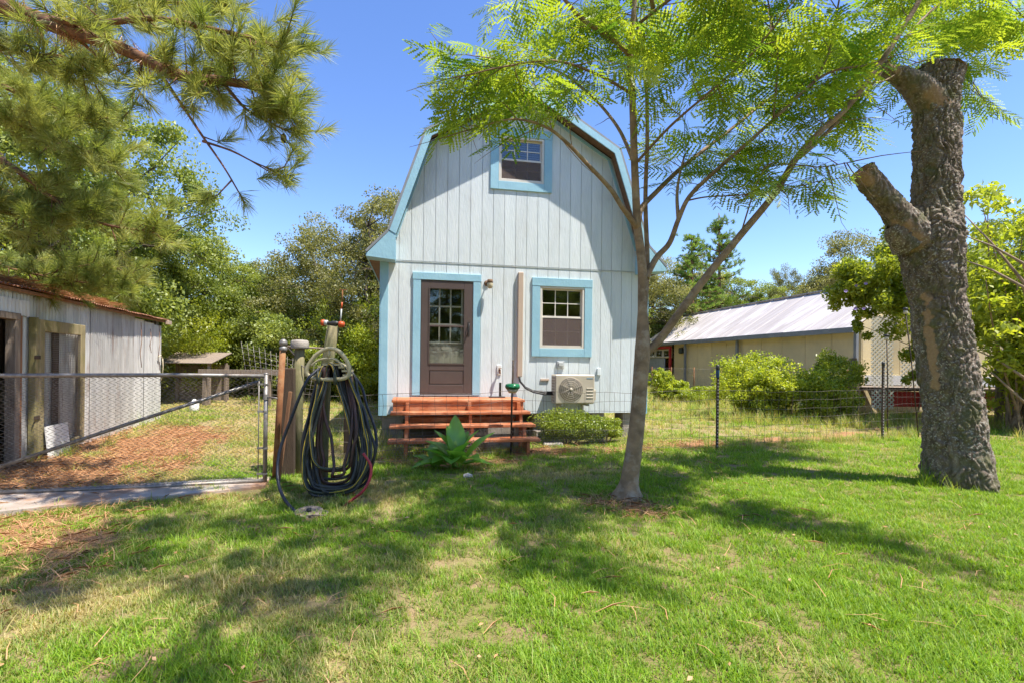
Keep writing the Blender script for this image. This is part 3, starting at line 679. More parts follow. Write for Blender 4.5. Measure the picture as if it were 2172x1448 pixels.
# ---------------------------------------------------------------- corrugated shed
S0 = Vector((-6.23, 6.04, 0)); SE = Vector((-0.3206, 0.947, 0)).normalized(); SRZ = math.atan2(SE.y, SE.x)
shed = thing('corrugated_shed', 'old corrugated steel shed with an open screen door', 'shed', S0, SRZ)
SHH, XN, XF = 2.22, -1.7, 5.40
def shx(px, py=800):                                  # distance along the shed wall of a picture column
    x, y = unroll(px, py); r = Vector((x / F, 1, 0)); nrm = Vector((SE.y, -SE.x, 0)); t = S0.dot(nrm) / r.dot(nrm)
    return (r * t - S0).dot(SE)
def corr(x0, x1, z0, z1, y=0.0, pitch=.074, amp=.016, ph=0.0, sag=0.0):
    n = max(2, int((x1 - x0) / (pitch / 6))); xs = np.linspace(x0, x1, n); vs = []; rows = 4
    for r in range(rows):
        for x in xs:
            z = z0 + (z1 - z0) * r / (rows - 1)
            vs.append((x, y - amp * math.sin(2 * math.pi * x / pitch + ph) + sag * math.sin(r * 2.1 + x), z + (.006 * math.sin(x * 40) if r == 0 else 0)))
    fs = [(r * n + i, r * n + i + 1, (r + 1) * n + i + 1, (r + 1) * n + i) for r in range(rows - 1) for i in range(n - 1)]
    b = MB(); b.add(vs, fs, True); return b
d0, d1 = shx(-75), shx(22)                            # door opening
x = d1 + .16; k = 0
while x < shx(277) - .05:
    x2 = min(x + .62, shx(283)); corr(x - .03, x2, -.02 + .03 * rnd.random(), SHH - .005, -.002 - .006 * (k % 2)).build('corrugated_sheet', M['galv'], shed); x = x2; k += 1
x = XN
while x < d1 + .16 - .05:                             # sheets above the doorway
    x2 = min(x + .62, d1 + .16); corr(x, x2 + .02, 1.92, SHH - .005, -.003 - .005 * (k % 2)).build('corrugated_sheet', M['galv'], shed); x = x2; k += 1
b = corr(shx(-60), shx(55), 1.90, 2.10, -.035, .075, .010); b.build('patch_sheet', M['whitesheet'], shed)
corr(XN, d0 - .12, -.02, 1.94, 0).build('corrugated_sheet', M['galv'], shed)
xw = shx(281)
for i, (a, c) in enumerate(((xw, xw + (XF - xw) * .36), (xw + (XF - xw) * .34, xw + (XF - xw) * .7), (xw + (XF - xw) * .68, XF + .01))):
    corr(a, c, .0, 2.17 - .03 * i, -.022 - .008 * i, .09, .005).build('pale_sheet', M['whitesheet'], shed)
corr(.0, 3.2, -.02, SHH, 0).build('end_sheet', M['galv'], shed).matrix_local = Matrix.Translation((XF, 0, 0)) @ Matrix.Rotation(math.pi / 2, 4, 'Z')
corr(.0, 3.2, -.02, SHH, 0).build('end_sheet', M['galv'], shed).matrix_local = Matrix.Translation((XN, 0, 0)) @ Matrix.Rotation(math.pi / 2, 4, 'Z')
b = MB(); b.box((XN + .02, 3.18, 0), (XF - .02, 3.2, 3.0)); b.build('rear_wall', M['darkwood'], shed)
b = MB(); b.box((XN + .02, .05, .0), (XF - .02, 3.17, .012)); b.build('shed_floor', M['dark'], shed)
# roof sheets rising inwards, corrugation along the slope
for i in range(12):
    a = XN - .1 + i * .625
    if a > XF + .05: break
    c = min(a + .66, XF + .17); n = 40; vs = []
    for r in range(2):
        for q in range(n):
            xx = a + (c - a) * q / (n - 1); vs.append((xx, -.16 + 3.5 * r, SHH + .02 + .55 * r + .012 * math.sin(xx * 80) + .01 * (i % 2)))
    b = MB(); b.add(vs, [(q, q + 1, n + q + 1, n + q) for q in range(n - 1)], True); b.build('roof_sheet', M['rustroof'], shed)
for a, c, z in ((XN, 1.9, 0), (1.9, XF + .16, .004)):
    b = MB(); b.cbox((a, -.115, SHH - .035 + z), (c, -.075, SHH + .005 + z), .004); b.build('roof_batten', M['brownwood'], shed)
b = MB(); b.cbox((XF - .02, -.19, SHH - .07), (XF + .20, -.12, SHH + .015), .005); b.build('gutter_end', M['tan'], shed)
# timber doorway and the open mesh door leaf
def post(name, x0, x1, y0, y1, z0, z1, m, par=shed): 
    b = MB(); b.cbox((x0, y0, z0), (x1, y1, z1), .006); return b.build(name, M[m], par)
post('door_jamb', d1, d1 + .10, -.05, .06, -.02, 1.92, 'greywood'); post('door_jamb', d1 + .102, d1 + .15, -.045, .05, -.02, 1.9, 'brownwood'); post('door_jamb', d0 - .1, d0, -.05, .06, -.02, 1.92, 'greywood')
post('door_header', d0 - .1, d1 + .1, -.055, .06, 1.84, 1.925, 'greywood'); post('door_sill', d0, d1, -.05, .05, -.02, .05, 'greywood')
leaf0, leaf1 = shx(62), shx(163)
lf = thing('x', None, None); lf.name = 'door_leaf'; lf.parent = shed
dl = MB(); dl.cbox((leaf0, -.105, .06), (leaf0 + .13, -.06, 1.88), .006); leafo = dl.build('screen_door', M['mosswood'], shed)
bpy.data.objects.remove(lf)
post('door_stile', leaf1 - .13, leaf1, -.106, -.062, .06, 1.88, 'mosswood', leafo); post('door_rail', leaf0 + .1305, leaf1 - .1305, -.104, -.063, 1.72, 1.879, 'mosswood', leafo); post('door_rail', leaf0 + .1305, leaf1 - .1305, -.104, -.063, .061, .17, 'mosswood', leafo)
post('door_edge', leaf0 - .07, leaf0 - .002, -.10, -.02, .06, 1.90, 'mosswood', leafo)
b = MB()
z = .18
while z < 1.72: b.tube([(leaf0 + .12, -.095, z), (leaf1 - .12, -.095, z)], .0022, 3, False); z += .026
x = leaf0 + .14
while x < leaf1 - .13: b.tube([(x, -.096, .16), (x, -.096, 1.73)], .0018, 3, False); x += .03
b.build('wire_mesh', M['wire'], leafo)
for z in (1.35, .55):
    b = MB(); b.cbox((leaf0 - .12, -.112, z), (leaf0 + .02, -.1075, z + .05), .001); b.build('hinge', M['darkwood'], leafo)
b = MB(); b.cbox((leaf1 - .06, -.114, 1.08), (leaf1 + .10, -.108, 1.11), .001); b.build('latch', M['black'], leafo)
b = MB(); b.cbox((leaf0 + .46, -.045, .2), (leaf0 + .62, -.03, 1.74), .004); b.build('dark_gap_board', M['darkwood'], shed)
for i, (xx, zz, ln) in enumerate(((.50, 2.1, .9), (.75, 2.0, .5), (1.0, 2.12, 1.0))):
    x = xw + (XF - xw) * (.15 + .36 * i); b = MB(); b.tube([(x, -.06, zz), (x + .02, -.07, zz - ln * .4), (x - .02, -.06, zz - ln * .7), (x + .03, -.07, zz - ln)], .006, 4); b.build('hanging_vine', M['rustpipe'], shed)
b = MB(); xx = XF - .1; b.tube([(xx - .15, -.07, 1.42), (xx - .06, -.09, 1.46), (xx + .05, -.09, 1.38), (xx + .08, -.09, 1.15), (xx + .05, -.08, .95)], .012, 5); b.tube([(xx + .02, -.1, 1.38), (xx + .06, -.1, 1.2), (xx + .02, -.08, .9)], .010, 5)
b.build('yellow_rope', M['cream'], shed)
# white panel leaning on the open door
p = S0 + SE * (leaf0 + .36) + Vector((SE.y, -SE.x, 0)) * .18
o = thing('signboard', 'blank white board leaning against the open screen door of the shed', 'panel', (p.x, p.y, 0), SRZ)
b = MB(); m_ = Matrix.Rotation(-.10, 4, 'X'); b.box((-.28, -.008, 0), (.28, .008, .44), m_); b.build('board', M['white'], o)
b = MB(); b.box((-.282, -.0085, -.004), (.282, .0085, .012), m_); b.build('bottom_edge', M['greyplastic'], o)

# ---------------------------------------------------------------- chain link gate and the posts beside it
def chainlink(b, A, B, z0, z1, w=.057, r=.0040, n=3, sag=0.0):
    A = Vector(A); B = Vector(B); L = (B - A).length; e = (B - A) / L; side = Vector((-e.y, e.x, 0))
    k = 0; steps = int((z1 - z0) / (w / 2))
    for k in range(int(L / w)):
        xc = (k + .5) * w; pts = []
        for i in range(steps + 1):
            sx = (w * .5) * (1 if (i + 0) % 2 else -1); z = z0 + (z1 - z0) * i / steps
            pts.append(A + e * (xc + sx) + Vector((0, 0, z)) + side * (.003 if i % 2 else -.003))
        b.tube(pts, r, n, False)
C0 = Vector((-2.70, 5.44, 0)); GE = Vector((-2.28, -.61, 0)).normalized(); GL = 2.95
gate = thing('chain_link_gate', 'galvanised chain link gate with a diagonal brace pipe', 'gate', C0, math.atan2(GE.y, GE.x))
zb, zt = .055, 1.20
b = MB(); b.tube([(0, 0, zt), (GL * .3, 0, zt + .006), (GL * .65, 0, zt - .004), (GL, 0, zt - .012)], .021, 10); b.build('top_rail', M['galvpipe'], gate)
b = MB(); b.tube([(0, 0, zb), (GL * .4, 0, zb - .012), (GL, 0, zb + .005)], .021, 10); b.build('bottom_rail', M['galvpipe'], gate)
for x in (0, GL):
    b = MB(); b.tube([(x, 0, zb - .02), (x, 0, zt + .02)], .022, 10); b.lathe([(.023, 0), (.025, .01), (.015, .02), (0, .021)], (x, 0, zt + .015), 10); b.build('stile', M['galvpipe'], gate)
b = MB(); b.tube([(.06, -.022, zt - .06), (GL * .45, -.024, .69), (GL - .05, -.022, zb + .05)], .0185, 10); b.build('brace', M['galvpipe'], gate)
b = MB(); b.tube([(.07, 0, zb), (.07, 0, zt)], .006, 6); b.build('tension_bar', M['galvpipe'], gate)
for z in (.12, .40, .80, 1.1):
    b = MB(); b.lathe([(.027, 0), (.027, .02)], (0, 0, z), 10); b.box((.02, -.006, z), (.085, .006, z + .02)); b.build('tension_band', M['galvpipe'], gate)
b = MB(); b.tube([(0, 0, .97), (-.09, .06, .965), (-.13, .09, .96)], .010, 6); b.lathe([(.029, -.03), (.029, .03)], (0, 0, .97), 10); b.build('latch', M['galvpipe'], gate)
b = MB(); chainlink(b, (.04, 0, 0), (GL - .02, 0, 0), zb + .01, zt - .015); b.build('chain_link_mesh', M['wire'], gate)

p = C0 + GE * (GL + .09); b = MB(); b.tube([(0, 0, -.05), (0, 0, 1.32)], .036, 12); b.lathe([(.038, 0), (.038, .02), (.02, .04), (0, .042)], (0, 0, 1.30), 12); b.box((-.02, -.02, .25), (.10, .02, .29)); b.box((-.02, -.02, 1.0), (.10, .02, 1.04)); o = b.build('hinge_post', M['galvpipe']); o.location = p; o.rotation_euler = (0, 0, math.atan2(-GE.y, -GE.x)); tag(o, 'galvanised round hinge post at the end of the chain link gate', 'post')
# rusty pipe post with ball cap
p0, p1 = G(583, 1016), P(600, 742, 5.72); p0.z = -.05
t = thing('pipe_post', 'rusty brown pipe post with a grey ball cap beside the gate', 'post', (p0.x, p0.y, 0))
b = MB((p0.x, p0.y, 0)); b.tube([p0, p1], .034, 14); b.build('pipe', M['rustpipe'], t)
q = P(601, 728, 5.72); b = MB((p0.x, p0.y, 0)); b.lathe([(.036, -.085), (.042, -.08), (.042, -.045), (.03, -.035), (.022, -.03)], q, 14); b.build('collar', M['galvpipe'], t)
b = MB((p0.x, p0.y, 0)); b.lathe([(.044 * math.sin(a * math.pi / 10), .044 * -math.cos(a * math.pi / 10) + .005) for a in range(11)], q, 14); b.build('ball_cap', M['galvpipe'], t)
# round post with flat cap
p1 = P(636, 722, 6.1); t = thing('capped_post', 'pale round timber post with a wide grey flat cap', 'post', (p1.x - .02, 6.1, 0))
b = MB(); b.tube([(0, 0, -.05), (.005, 0, .8), (.02, 0, p1.z - .1)], [.062, .06, .058], 14); b.build('timber', M['postwood'], t)
b = MB(); b.lathe([(0, -.10), (.10, -.10), (.105, -.08), (.105, -.02), (.092, 0), (.04, .008), (0, .01)], (.02, 0, p1.z), 22); b.build('cap', M['concrete'], t)
b = MB(); b.tube([(.06, -.04, p1.z - .30), (.10, -.05, p1.z - .33), (.15, -.05, p1.z - .28), (.20, -.04, p1.z - .27)], .006, 5); b.build('wire_hook', M['galvpipe'], t)
# dark square post
p1 = P(614, 780, 5.98); t = MB(); t.cbox((-.072, -.06, -.05), (.072, .06, p1.z), .01); o = t.build('square_post', M['darkwood']); o.location = (-2.685, 5.98, 0); o.rotation_euler = (0, -.01, .25)
tag(o, 'short dark square timber post between the pipe post and the hoses', 'post')
p0, p1 = G(590, 1020), P(616, 830, 5.60)
b = MB((p0.x, p0.y, 0)); b.tube([p0 - Vector((0, 0, .04)), p1], .022, 4, smooth=False); o = b.build('wooden_stake', M['brownwood']); o.location = (p0.x, p0.y, 0)
tag(o, 'slim orange brown wooden stake leaning beside the pipe post', 'stake')

# hose post
HP = Vector((-2.02, 5.28, 0))
hp = MB(); hz = P(707, 692, 5.28)
hp.tube([(0, 0, -.05), (.01, 0, .6), (.03, 0, 1.2), (hz.x - HP.x, 0, hz.z)], [.066, .064, .062, .06], 18)
o = hp.build('hose_post', M['postwood']); o.location = HP
tag(o, 'tall green weathered round timber post carrying the hose hanger', 'post')
b = MB(); b.cbox((-.05, -.05, 0), (.05, .05, 1.30), .008); o = b.build('short_post', M['darkwood']); o.location = P(740, 800, 7.0); o.location.z = -.03
tag(o, 'dark square fence post standing behind the hoses toward the house', 'post')
# sprinkler on top of the post
q = Vector((hz.x, 5.28, hz.z)); sp = thing('sprinkler_head', 'orange and black sprinkler head fixed on top of the hose post', 'sprinkler', q)
b = MB(); b.lathe([(0, -.125), (.032, -.125), (.034, -.095), (0, -.094)], (0, 0, .035), 16, 'x'); b.build('dial', M['orange'], sp)
b = MB(); b.lathe([(0, -.094), (.030, -.094), (.027, -.06), (0, -.06)], (0, 0, .035), 16, 'x'); b.build('nozzle_ring', M['greyplastic'], sp)
b = MB(); b.lathe([(0, -.06), (.02, -.06), (.016, -.03), (.026, -.01), (.026, .03), (.018, .06), (0, .062)], (0, 0, .03), 14, 'x'); b.cbox((-.03, -.02, -.02), (.03, .02, .012), .004); b.build('body', M['black'], sp)
b = MB(); b.lathe([(0, .06), (.03, .06), (.034, .085), (.026, .115), (0, .117)], (0, 0, .02), 14, 'x'); b.build('end_cap', M['orange'], sp)
b = MB(); b.tube([(.075, 0, .03), (.085, 0, .19)], .008, 8); b.build('riser', M['greyplastic'], sp)
b = MB(); b.tube([(.085, 0, .185), (.09, 0, .255)], .0085, 8); b.build('rust_collar', M['orange'], sp)
b = MB(); b.tube([(.09, 0, .255), (.095, 0, .385)], .007, 8); b.box((.06, -.005, .385), (.135, .005, .393)); b.build('spike', M['rustpipe'], sp)

# hose hanger
HY = 5.06
hq = P(702, 790, HY)
hang = thing('hose_hanger', 'khaki plastic hose hanger on the green post', 'hose hanger', hq)
def hpt(px, py, Y=HY): return P(px, py, Y)
def smooth_path(pts, n=6, closed=False):
    pts = [Vector(p) for p in pts]; out = []; m = len(pts)
    for i in range(m if closed else m - 1):
        if closed: a, b_, c, d = pts[(i - 1) % m], pts[i], pts[(i + 1) % m], pts[(i + 2) % m]
        else: a, b_, c, d = pts[max(i - 1, 0)], pts[i], pts[i + 1], pts[min(i + 2, m - 1)]
        for k in range(n):
            t_ = k / n; out.append(0.5 * ((2 * b_) + (-a + c) * t_ + (2 * a - 5 * b_ + 4 * c - d) * t_ * t_ + (-a + 3 * b_ - 3 * c + d) * t_ ** 3))
    if not closed: out.append(pts[-1])
    return out
ring = [hpt(703, 738), hpt(718, 744), hpt(731, 765), hpt(730, 793), hpt(722, 801), hpt(700, 803), hpt(672, 801), hpt(654, 790), hpt(655, 778), hpt(672, 752), hpt(688, 741)]
ring = [hpt(703, 739), hpt(721, 746), hpt(737, 768), hpt(741, 789), hpt(732, 801), hpt(702, 804), hpt(668, 802), hpt(652, 793), hpt(652, 779), hpt(668, 755), hpt(687, 742)]
b = MB(hq); rp = smooth_path(ring, 5, True); rp.append(rp[0]); rp.append(rp[1])
b.tube(rp, .021, 10, False); b.build('front_rim', M['khaki'], hang)
b = MB(hq); b.tube(smooth_path([hpt(660, 775), hpt(676, 763), hpt(697, 760), hpt(716, 764), hpt(728, 780)], 5), .012, 8); b.build('curved_bar', M['khaki'], hang)
b = MB(hq); b.tube([hpt(699, 740), hpt(697, 760)], .012, 8); b.build('centre_bar', M['khaki'], hang)
b = MB(hq)
for k in range(9):
    a = math.pi * (k / 8); c_ = hq + Vector((.0 + .15 * math.cos(a), .12, -.02 + .115 * math.sin(a)))
    if k: b.tube([prev, c_], .02, 6)
    prev = c_
for k in range(9):
    a = math.pi * (k / 8); x_, z_ = .15 * math.cos(a), -.02 + .115 * math.sin(a); b.box((x_ - .03, .0, z_ - .012) , (x_ + .03, .20, z_ + .008), Matrix.Translation(hq))
b.build('saddle', M['khaki'], hang)
b = MB(hq); b.cbox(hq + Vector((-.16, .15, -.07)), hq + Vector((.16, .175, .08)), .01); b.build('back_plate', M['black'], hang)
for px in (674, 710):
    b = MB(hq); b.tube([hpt(px, 785, HY - .02), hpt(px, 797, HY - .03), hpt(px + 2, 815, HY - .04)], [.012, .016, .022], 8); b.build('hanging_tab', M['hosegreen'], hang)

# hoses
def hose(name, label, matn, loops, seed, rad=.0155, tail=None, stripe=False):
    r_ = random.Random(seed); pts = []
    for (aL, aR, zbm, dy) in loops:
        top = hq.z + .075 + r_.uniform(-.02, .03); yo = HY + .10 + dy; cx = hq.x - .015 + r_.uniform(-.03, .03); bsh = r_.uniform(-.07, .07); sk = r_.uniform(-.05, .05)
        for k in range(20):
            t_ = 2 * math.pi * k / 20; side = 1 if math.sin(t_) >= 0 else -1
            u = (1 - math.cos(t_)) / 2                 # 0 top .. 1 bottom
            a = aR if side > 0 else aL
            x = cx + side * a * abs(math.sin(t_)) ** .5 * (.74 + .42 * min(1, u * 1.5)) + .07 * u + bsh * u * u + sk * math.sin(2 * t_) + r_.uniform(-.012, .012)
            z = top + (zbm - top) * u + r_.uniform(-.004, .004)
            pts.append(Vector((x, yo - .16 * u + .03 * side + .04 * math.sin(t_ * 1.5 + seed + dy * 40) + r_.uniform(-.008, .008), z)))
    if tail: pts += tail
    path = smooth_path(pts, 3); base = Vector((hq.x, HY, 0)); b = MB(base); b.tube(path, rad, 7); o = b.build(name, M[matn])
    o.location = base; tag(o, label, 'hose', 'garden hoses hung on the hanger')
    if stripe:
        b = MB(base); b.tube([p + Vector((-.003, -rad * .75, .004)) for p in path], rad * .30, 5); b.build('stripe', M['hoseyellow'], o)
    return o
hose('garden_hose', 'glossy black garden hose coiled in many long loops on the hanger', 'hoseblack', [(.17, .24, .05, -.02), (.20, .28, .07, .02), (.22, .21, .04, .05), (.18, .31, .09, -.05), (.24, .26, .06, .07), (.19, .22, .16, .03), (.15, .19, .02, -.06), (.21, .25, .03, .0), (.16, .29, .08, .04), (.23, .18, .11, -.03)], 1)
hose('garden_hose', 'dark garden hose with a yellow stripe looped on the hanger', 'hosegreen', [(.19, .30, .06, -.08), (.145, .14, .30, -.09)], 2, stripe=True)
hose('garden_hose', 'reddish brown garden hose hanging in crossing loops on the hanger', 'hosebrown', [(.10, .23, .26, -.03), (.03, .20, .22, -.06), (.13, .18, .12, 0)], 3)
tail_l = [P(655, 800, 4.95), P(620, 880, 4.9), P(592, 960, 4.85), P(590, 1020, 4.72), P(605, 1060, 4.55), G(628, 1085, .03)]
hose('garden_hose', 'blue black garden hose with its end at the ground sprinkler', 'hoseblue', [(.21, .38, .04, -.01), (.17, .40, .05, .04)], 4, tail=tail_l)
b = MB(); base = G(735, 1060); pth = [P(770, 960, 4.82), P(786, 985, 4.82), P(785, 1012, 4.80), P(770, 1040, 4.76), G(745, 1060, .03), G(730, 1072, .015)]
b = MB(base); b.tube(smooth_path(pth, 5), .0135, 7); o = b.build('hose_end', M['hosered']); o.location = base; tag(o, 'short red hose length curving to the grass below the loops', 'hose')
# round ground sprinkler
q = G(655, 1092); sp = thing('ground_sprinkler', 'round taupe sprinkler dish lying on the lawn at the hose end', 'sprinkler', (q.x, q.y, .012))
b = MB(); b.lathe([(0, .0), (.11, 0), (.125, .012), (.12, .028), (.09, .03), (.05, .018), (.03, .024), (0, .026)], (0, 0, 0), 24); o = b.build('dish', M['greywood'], sp); o.rotation_euler = (.12, .05, 0)
b = MB(); b.lathe([(0, 0), (.022, 0), (.02, .03), (0, .032)], (0, 0, .02), 12); b.build('spindle', M['black'], sp)
b = MB(); b.tube([(.08 + .10 * math.cos(t * .35), .0 + .075 * math.sin(t * .35) - .04, .02 + .006 * math.sin(t)) for t in range(18)], .007, 5); b.build('base_ring', M['darkwire'], sp)
p = G(716, 1062); b = MB(); b.cbox((-.05, -.09, 0), (.05, .09, .06), .006); o = b.build('brick', M['brickred']); o.location = (p.x + .02, p.y + .25, -.01); o.rotation_euler = (0, 0, .5); o.name = 'loose_brick'
tag(o, 'loose red brick on the grass behind the hoses', 'brick')

# ---------------------------------------------------------------- wire fence, posts and stake
FP = [Vector((-2.66, 6.04, 0)), Vector((-1.2, 6.72, 0)), Vector((-.0, 7.38, 0)), Vector((3.39, 8.14, 0)), Vector((7.18, 9.56, 0)), Vector((11.5, 11.7, 0))]
wf = thing('wire_fence', 'sagging square mesh wire fence running past the steps and metal posts', 'fence', FP[0])
rows = [.06, .21, .36, .51, .66, .81, .965]
fp_d = []
for i in range(len(FP) - 1):
    L = (FP[i + 1] - FP[i]).length; n = max(2, int(L / .165))
    for k in range(n): fp_d.append((FP[i].lerp(FP[i + 1], k / n), math.sin(math.pi * k / n)))
fp_d.append((FP[-1], 0))
jit = [[(noise.noise((i * .35, r * 1.7, 1.3)) * .03, noise.noise((i * .3, r * 2.1, 5.3)) * .03) for i in range(len(fp_d))] for r in range(len(rows))]
def fpt(i, r): p, sg = fp_d[i]; return p + Vector((jit[r][i][0], jit[r][i][0] * .6, rows[r] + jit[r][i][1] - .03 * sg * (r / 6)))
for r in range(len(rows)):
    b = MB(FP[0]); b.tube([fpt(i, r) for i in range(len(fp_d))], 0.0030 if r < 6 else .0036, 4, False); b.build('line_wire', M['darkwire'], wf)
b = MB(FP[0])
for i in range(len(fp_d)): b.tube([fpt(i, r) for r in range(len(rows))], .0026, 3, False)
o = b.build('stay_wires', M['darkwire'], wf); o['kind'] = 'stuff'
# hexagonal netting along the foot of the fence
b = MB(FP[0]); c = .045; A = Vector((-1.75, 6.55, 0)); Bv = Vector((.0, 7.36, 0)); C3 = Vector((1.5, 7.68, 0))
def net(A, Bv, z1):
    e = (Bv - A); L = e.length; e /= L; h = c * .5
    def wob(x, z): return A + e * x + Vector((0, 0, z)) + Vector((e.y, -e.x, 0)) * (.03 * noise.noise((x * 3, z * 3, 2)) + .012)
    for j in range(int(z1 / (h * 1.6))):
        zz = .02 + j * h * 1.6
        for k in range(int(L / c)):
            x = k * c + (c / 2 if j % 2 else 0)
            b.tube([wob(x, zz), wob(x, zz + h * .8), wob(x + c / 2, zz + h * 1.6)], .0016, 3, False); b.tube([wob(x, zz + h * .8), wob(x - c / 2, zz + h * 1.6)], .0016, 3, False)
net(A, Bv, .40); net(Bv, C3, .36)
o = b.build('hexagonal_netting', M['wire'], wf)
def tpost(name, label, loc, h, band):
    t = thing(name, label, 'post', loc, .3, 'studded steel fence posts')
    b = MB(); b.box((-.022, -.004, -.05), (.022, .004, h)); b.box((-.004, .0042, -.05), (.004, .036, h)); b.build('steel_bar', M['tpost'], t)
    b = MB(); z = .05
    while z < h - .05: b.box((-.012, -.010, z), (.012, -.0042, z + .018)); z += .054
    o = b.build('studs', M['speck'], t); o['kind'] = 'stuff'
    b = MB(); b.lathe([(0, h + .03), (.022, h + .028), (.03, h), (.03, h - .05), (.024, h - .06)], (0, .01, 0), 10); b.build('insulator_cap', M['black'], t)
    if band:
        b = MB(); b.lathe([(.029, h - .06), (.03, h - .17), (.026, h - .18)], (0, .01, 0), 10); b.build('blue_sleeve', M['blueband'], t)
        b = MB(); b.tube([(-.02, .01, h + .01), (-.022, .01, h + .07), (0, .01, h + .095), (.022, .01, h + .07), (.02, .01, h + .01)], .003, 5); b.build('wire_loop', M['wire'], t)
    return t
a = tpost('fence_post', 'black studded steel fence post with a blue sleeve on top', FP[3], 1.36, True)
a2 = tpost('fence_post', 'black studded steel fence post with plain cap close to the lattice', FP[4], 1.46, False)
t = thing('garden_stake', 'thin rusty stake with a green round hose guide in front of the steps', 'stake', FP[2])
b = MB(); b.tube([(0, 0, -.05), (.005, 0, .9), (.02, 0, 1.42)], .014, 8); b.build('rod', M['tpost'], t)
gzz = P(1084, 822, 7.35).z
b = MB(); b.lathe([(.015, -.02), (.09, -.02), (.11, .0), (.112, .03), (.10, .055), (.07, .065), (.06, .05), (.015, .05)], (.012, 0, gzz), 20); b.build('guide', M['greenplastic'], t)
b = MB(); b.lathe([(.015, -.075), (.05, -.075), (.075, -.05), (.088, -.021), (.015, -.021)], (.012, 0, gzz), 20); b.build('cup', M['cream'], t)
b = MB(); b.tube([(-.06, -.09, gzz + .01), (-.03, -.11, gzz + .02), (.02, -.115, gzz + .015), (.06, -.10, gzz + .03)], .012, 6); b.build('spout', M['greenplastic'], t)

# ---------------------------------------------------------------- long building on the right, deck, lattice, chain link fence
BX0 = Vector((13.3 - .1926 * 14.8, 14.8, 0)); BD = Vector((-UY, UX, 0)); BRZ = math.atan2(BD.y, BD.x)
bl = thing('long_building', 'long low building with streaked metal roof and yellowed wall panels', 'building', BX0, BRZ)
# local x: away along the wall; local y: to the left (towards us); so the building body lies at y<0
BLN, EH, RH, BWD = 14.2, 2.70, 4.27, 2.4
for i in range(15):
    a = i * BLN / 15; c = a + BLN / 15; n = 5; vs = []; fs = []
    prof = [0, .0, .025, .025, 0, 0]; xs = [0, .06, .09, .13, .16, (c - a)]
    for sgn in (0, 1):
        for k in range(6):
            z = prof[k]; vs += [(a + xs[k], .28, EH - .16 + z), (a + xs[k], -BWD, RH + z)]
    fs = [(2 * k, 2 * k + 1, 2 * k + 3, 2 * k + 2) for k in range(5)]
    b = MB(); b.add(vs, fs); b.add([(x_, -2 * BWD - y_, z_) for x_, y_, z_ in vs], [f[::-1] for f in fs]); b.build('roof_sheet', M['metalroof'], bl)
b = MB(); b.box((0, -BWD - .12, RH + .02), (BLN, -BWD + .12, RH + .045)); b.build('ridge_cap', M['metalroof'], bl)
for i in range(5):
    a = i * BLN / 5; b = MB(); b.cbox((a + .003, .285, EH - .30 + .006 * (i % 2)), (a + BLN / 5 - .003, .33, EH - .13 + .006 * (i % 2)), .008); b.build('gutter', M['greysteel'], bl)
npn = 10
for i in range(npn):
    a = i * (BLN - 3.2) / npn; b = MB(); b.box((a + .006, -.03, .05), (a + (BLN - 3.2) / npn - .006, .0, EH - .12)); b.build('wall_panel', M['yellowpanel'], bl)
    if i: 
        b = MB(); b.box((a - .02, .001, .05), (a + .02, .012, EH - .12)); b.build('batten', M['yellowpanel'], bl)
for x in (.0, 5.6, 9.6):
    b = MB(); b.cbox((x, .10, -.05), (x + .10, .20, EH - .14), .006); b.build('post', M['greysteel'], bl)
b = MB(); b.box((0.0, -4.8, 0), (.05, -.04, EH)); b.add([(0, -.04, EH), (0, -4.76, EH), (0, -2.4, RH - .05), (.05, -.04, EH), (.05, -4.76, EH), (.05, -2.4, RH - .05)], [(0, 1, 2), (3, 5, 4), (0, 2, 5, 3), (1, 4, 5, 2)]); b.build('gable_wall', M['yellowpanel'], bl)
b = MB(); b.box((.06, -4.78, 0), (BLN, -4.7, EH)); b.box((BLN - .05, -4.7, 0), (BLN, -.05, EH)); b.build('far_wall', M['yellowpanel'], bl)
# red framed doorway at the far end
x0 = BLN - 3.1
for a, c, z0, z1 in ((x0 - .05, x0 + .08, 0, EH - .35), (x0 + .08, BLN, EH - .46, EH - .345), (BLN - .12, BLN, 0, EH - .46)):
    b = MB(); b.cbox((a, .10, z0), (c, .20, z1), .006); b.build('red_frame', M['red'], bl)
b = MB(); b.box((x0 + .1, -.03, 1.75), (BLN, .0, EH - .1)); b.build('upper_light', M['yellowpanel'], bl)
b = MB(); b.cbox((x0 + .75, .02, .1), (BLN - .3, .06, 1.75), .006); dd = b.build('panel_door', M['bluegrey'], bl)
for i in range(3):
    b = MB(); rect_frame(b, x0 + .2 + i * .85, x0 + .95 + i * .85, 1.80, 2.2, .04, .01, .05); wn_ = b.build('small_window', M['white'], bl)
    b = MB(); b.box((x0 + .24 + i * .85, .02, 1.84), (x0 + .91 + i * .85, .025, 2.16)); b.build('pane', M['glass'], wn_)
b = MB(); b.cbox((x0 - 1.1, .02, 1.95), (x0 - .85, .20, 2.25), .05); b.build('wall_lantern', M['hosegreen'], bl)

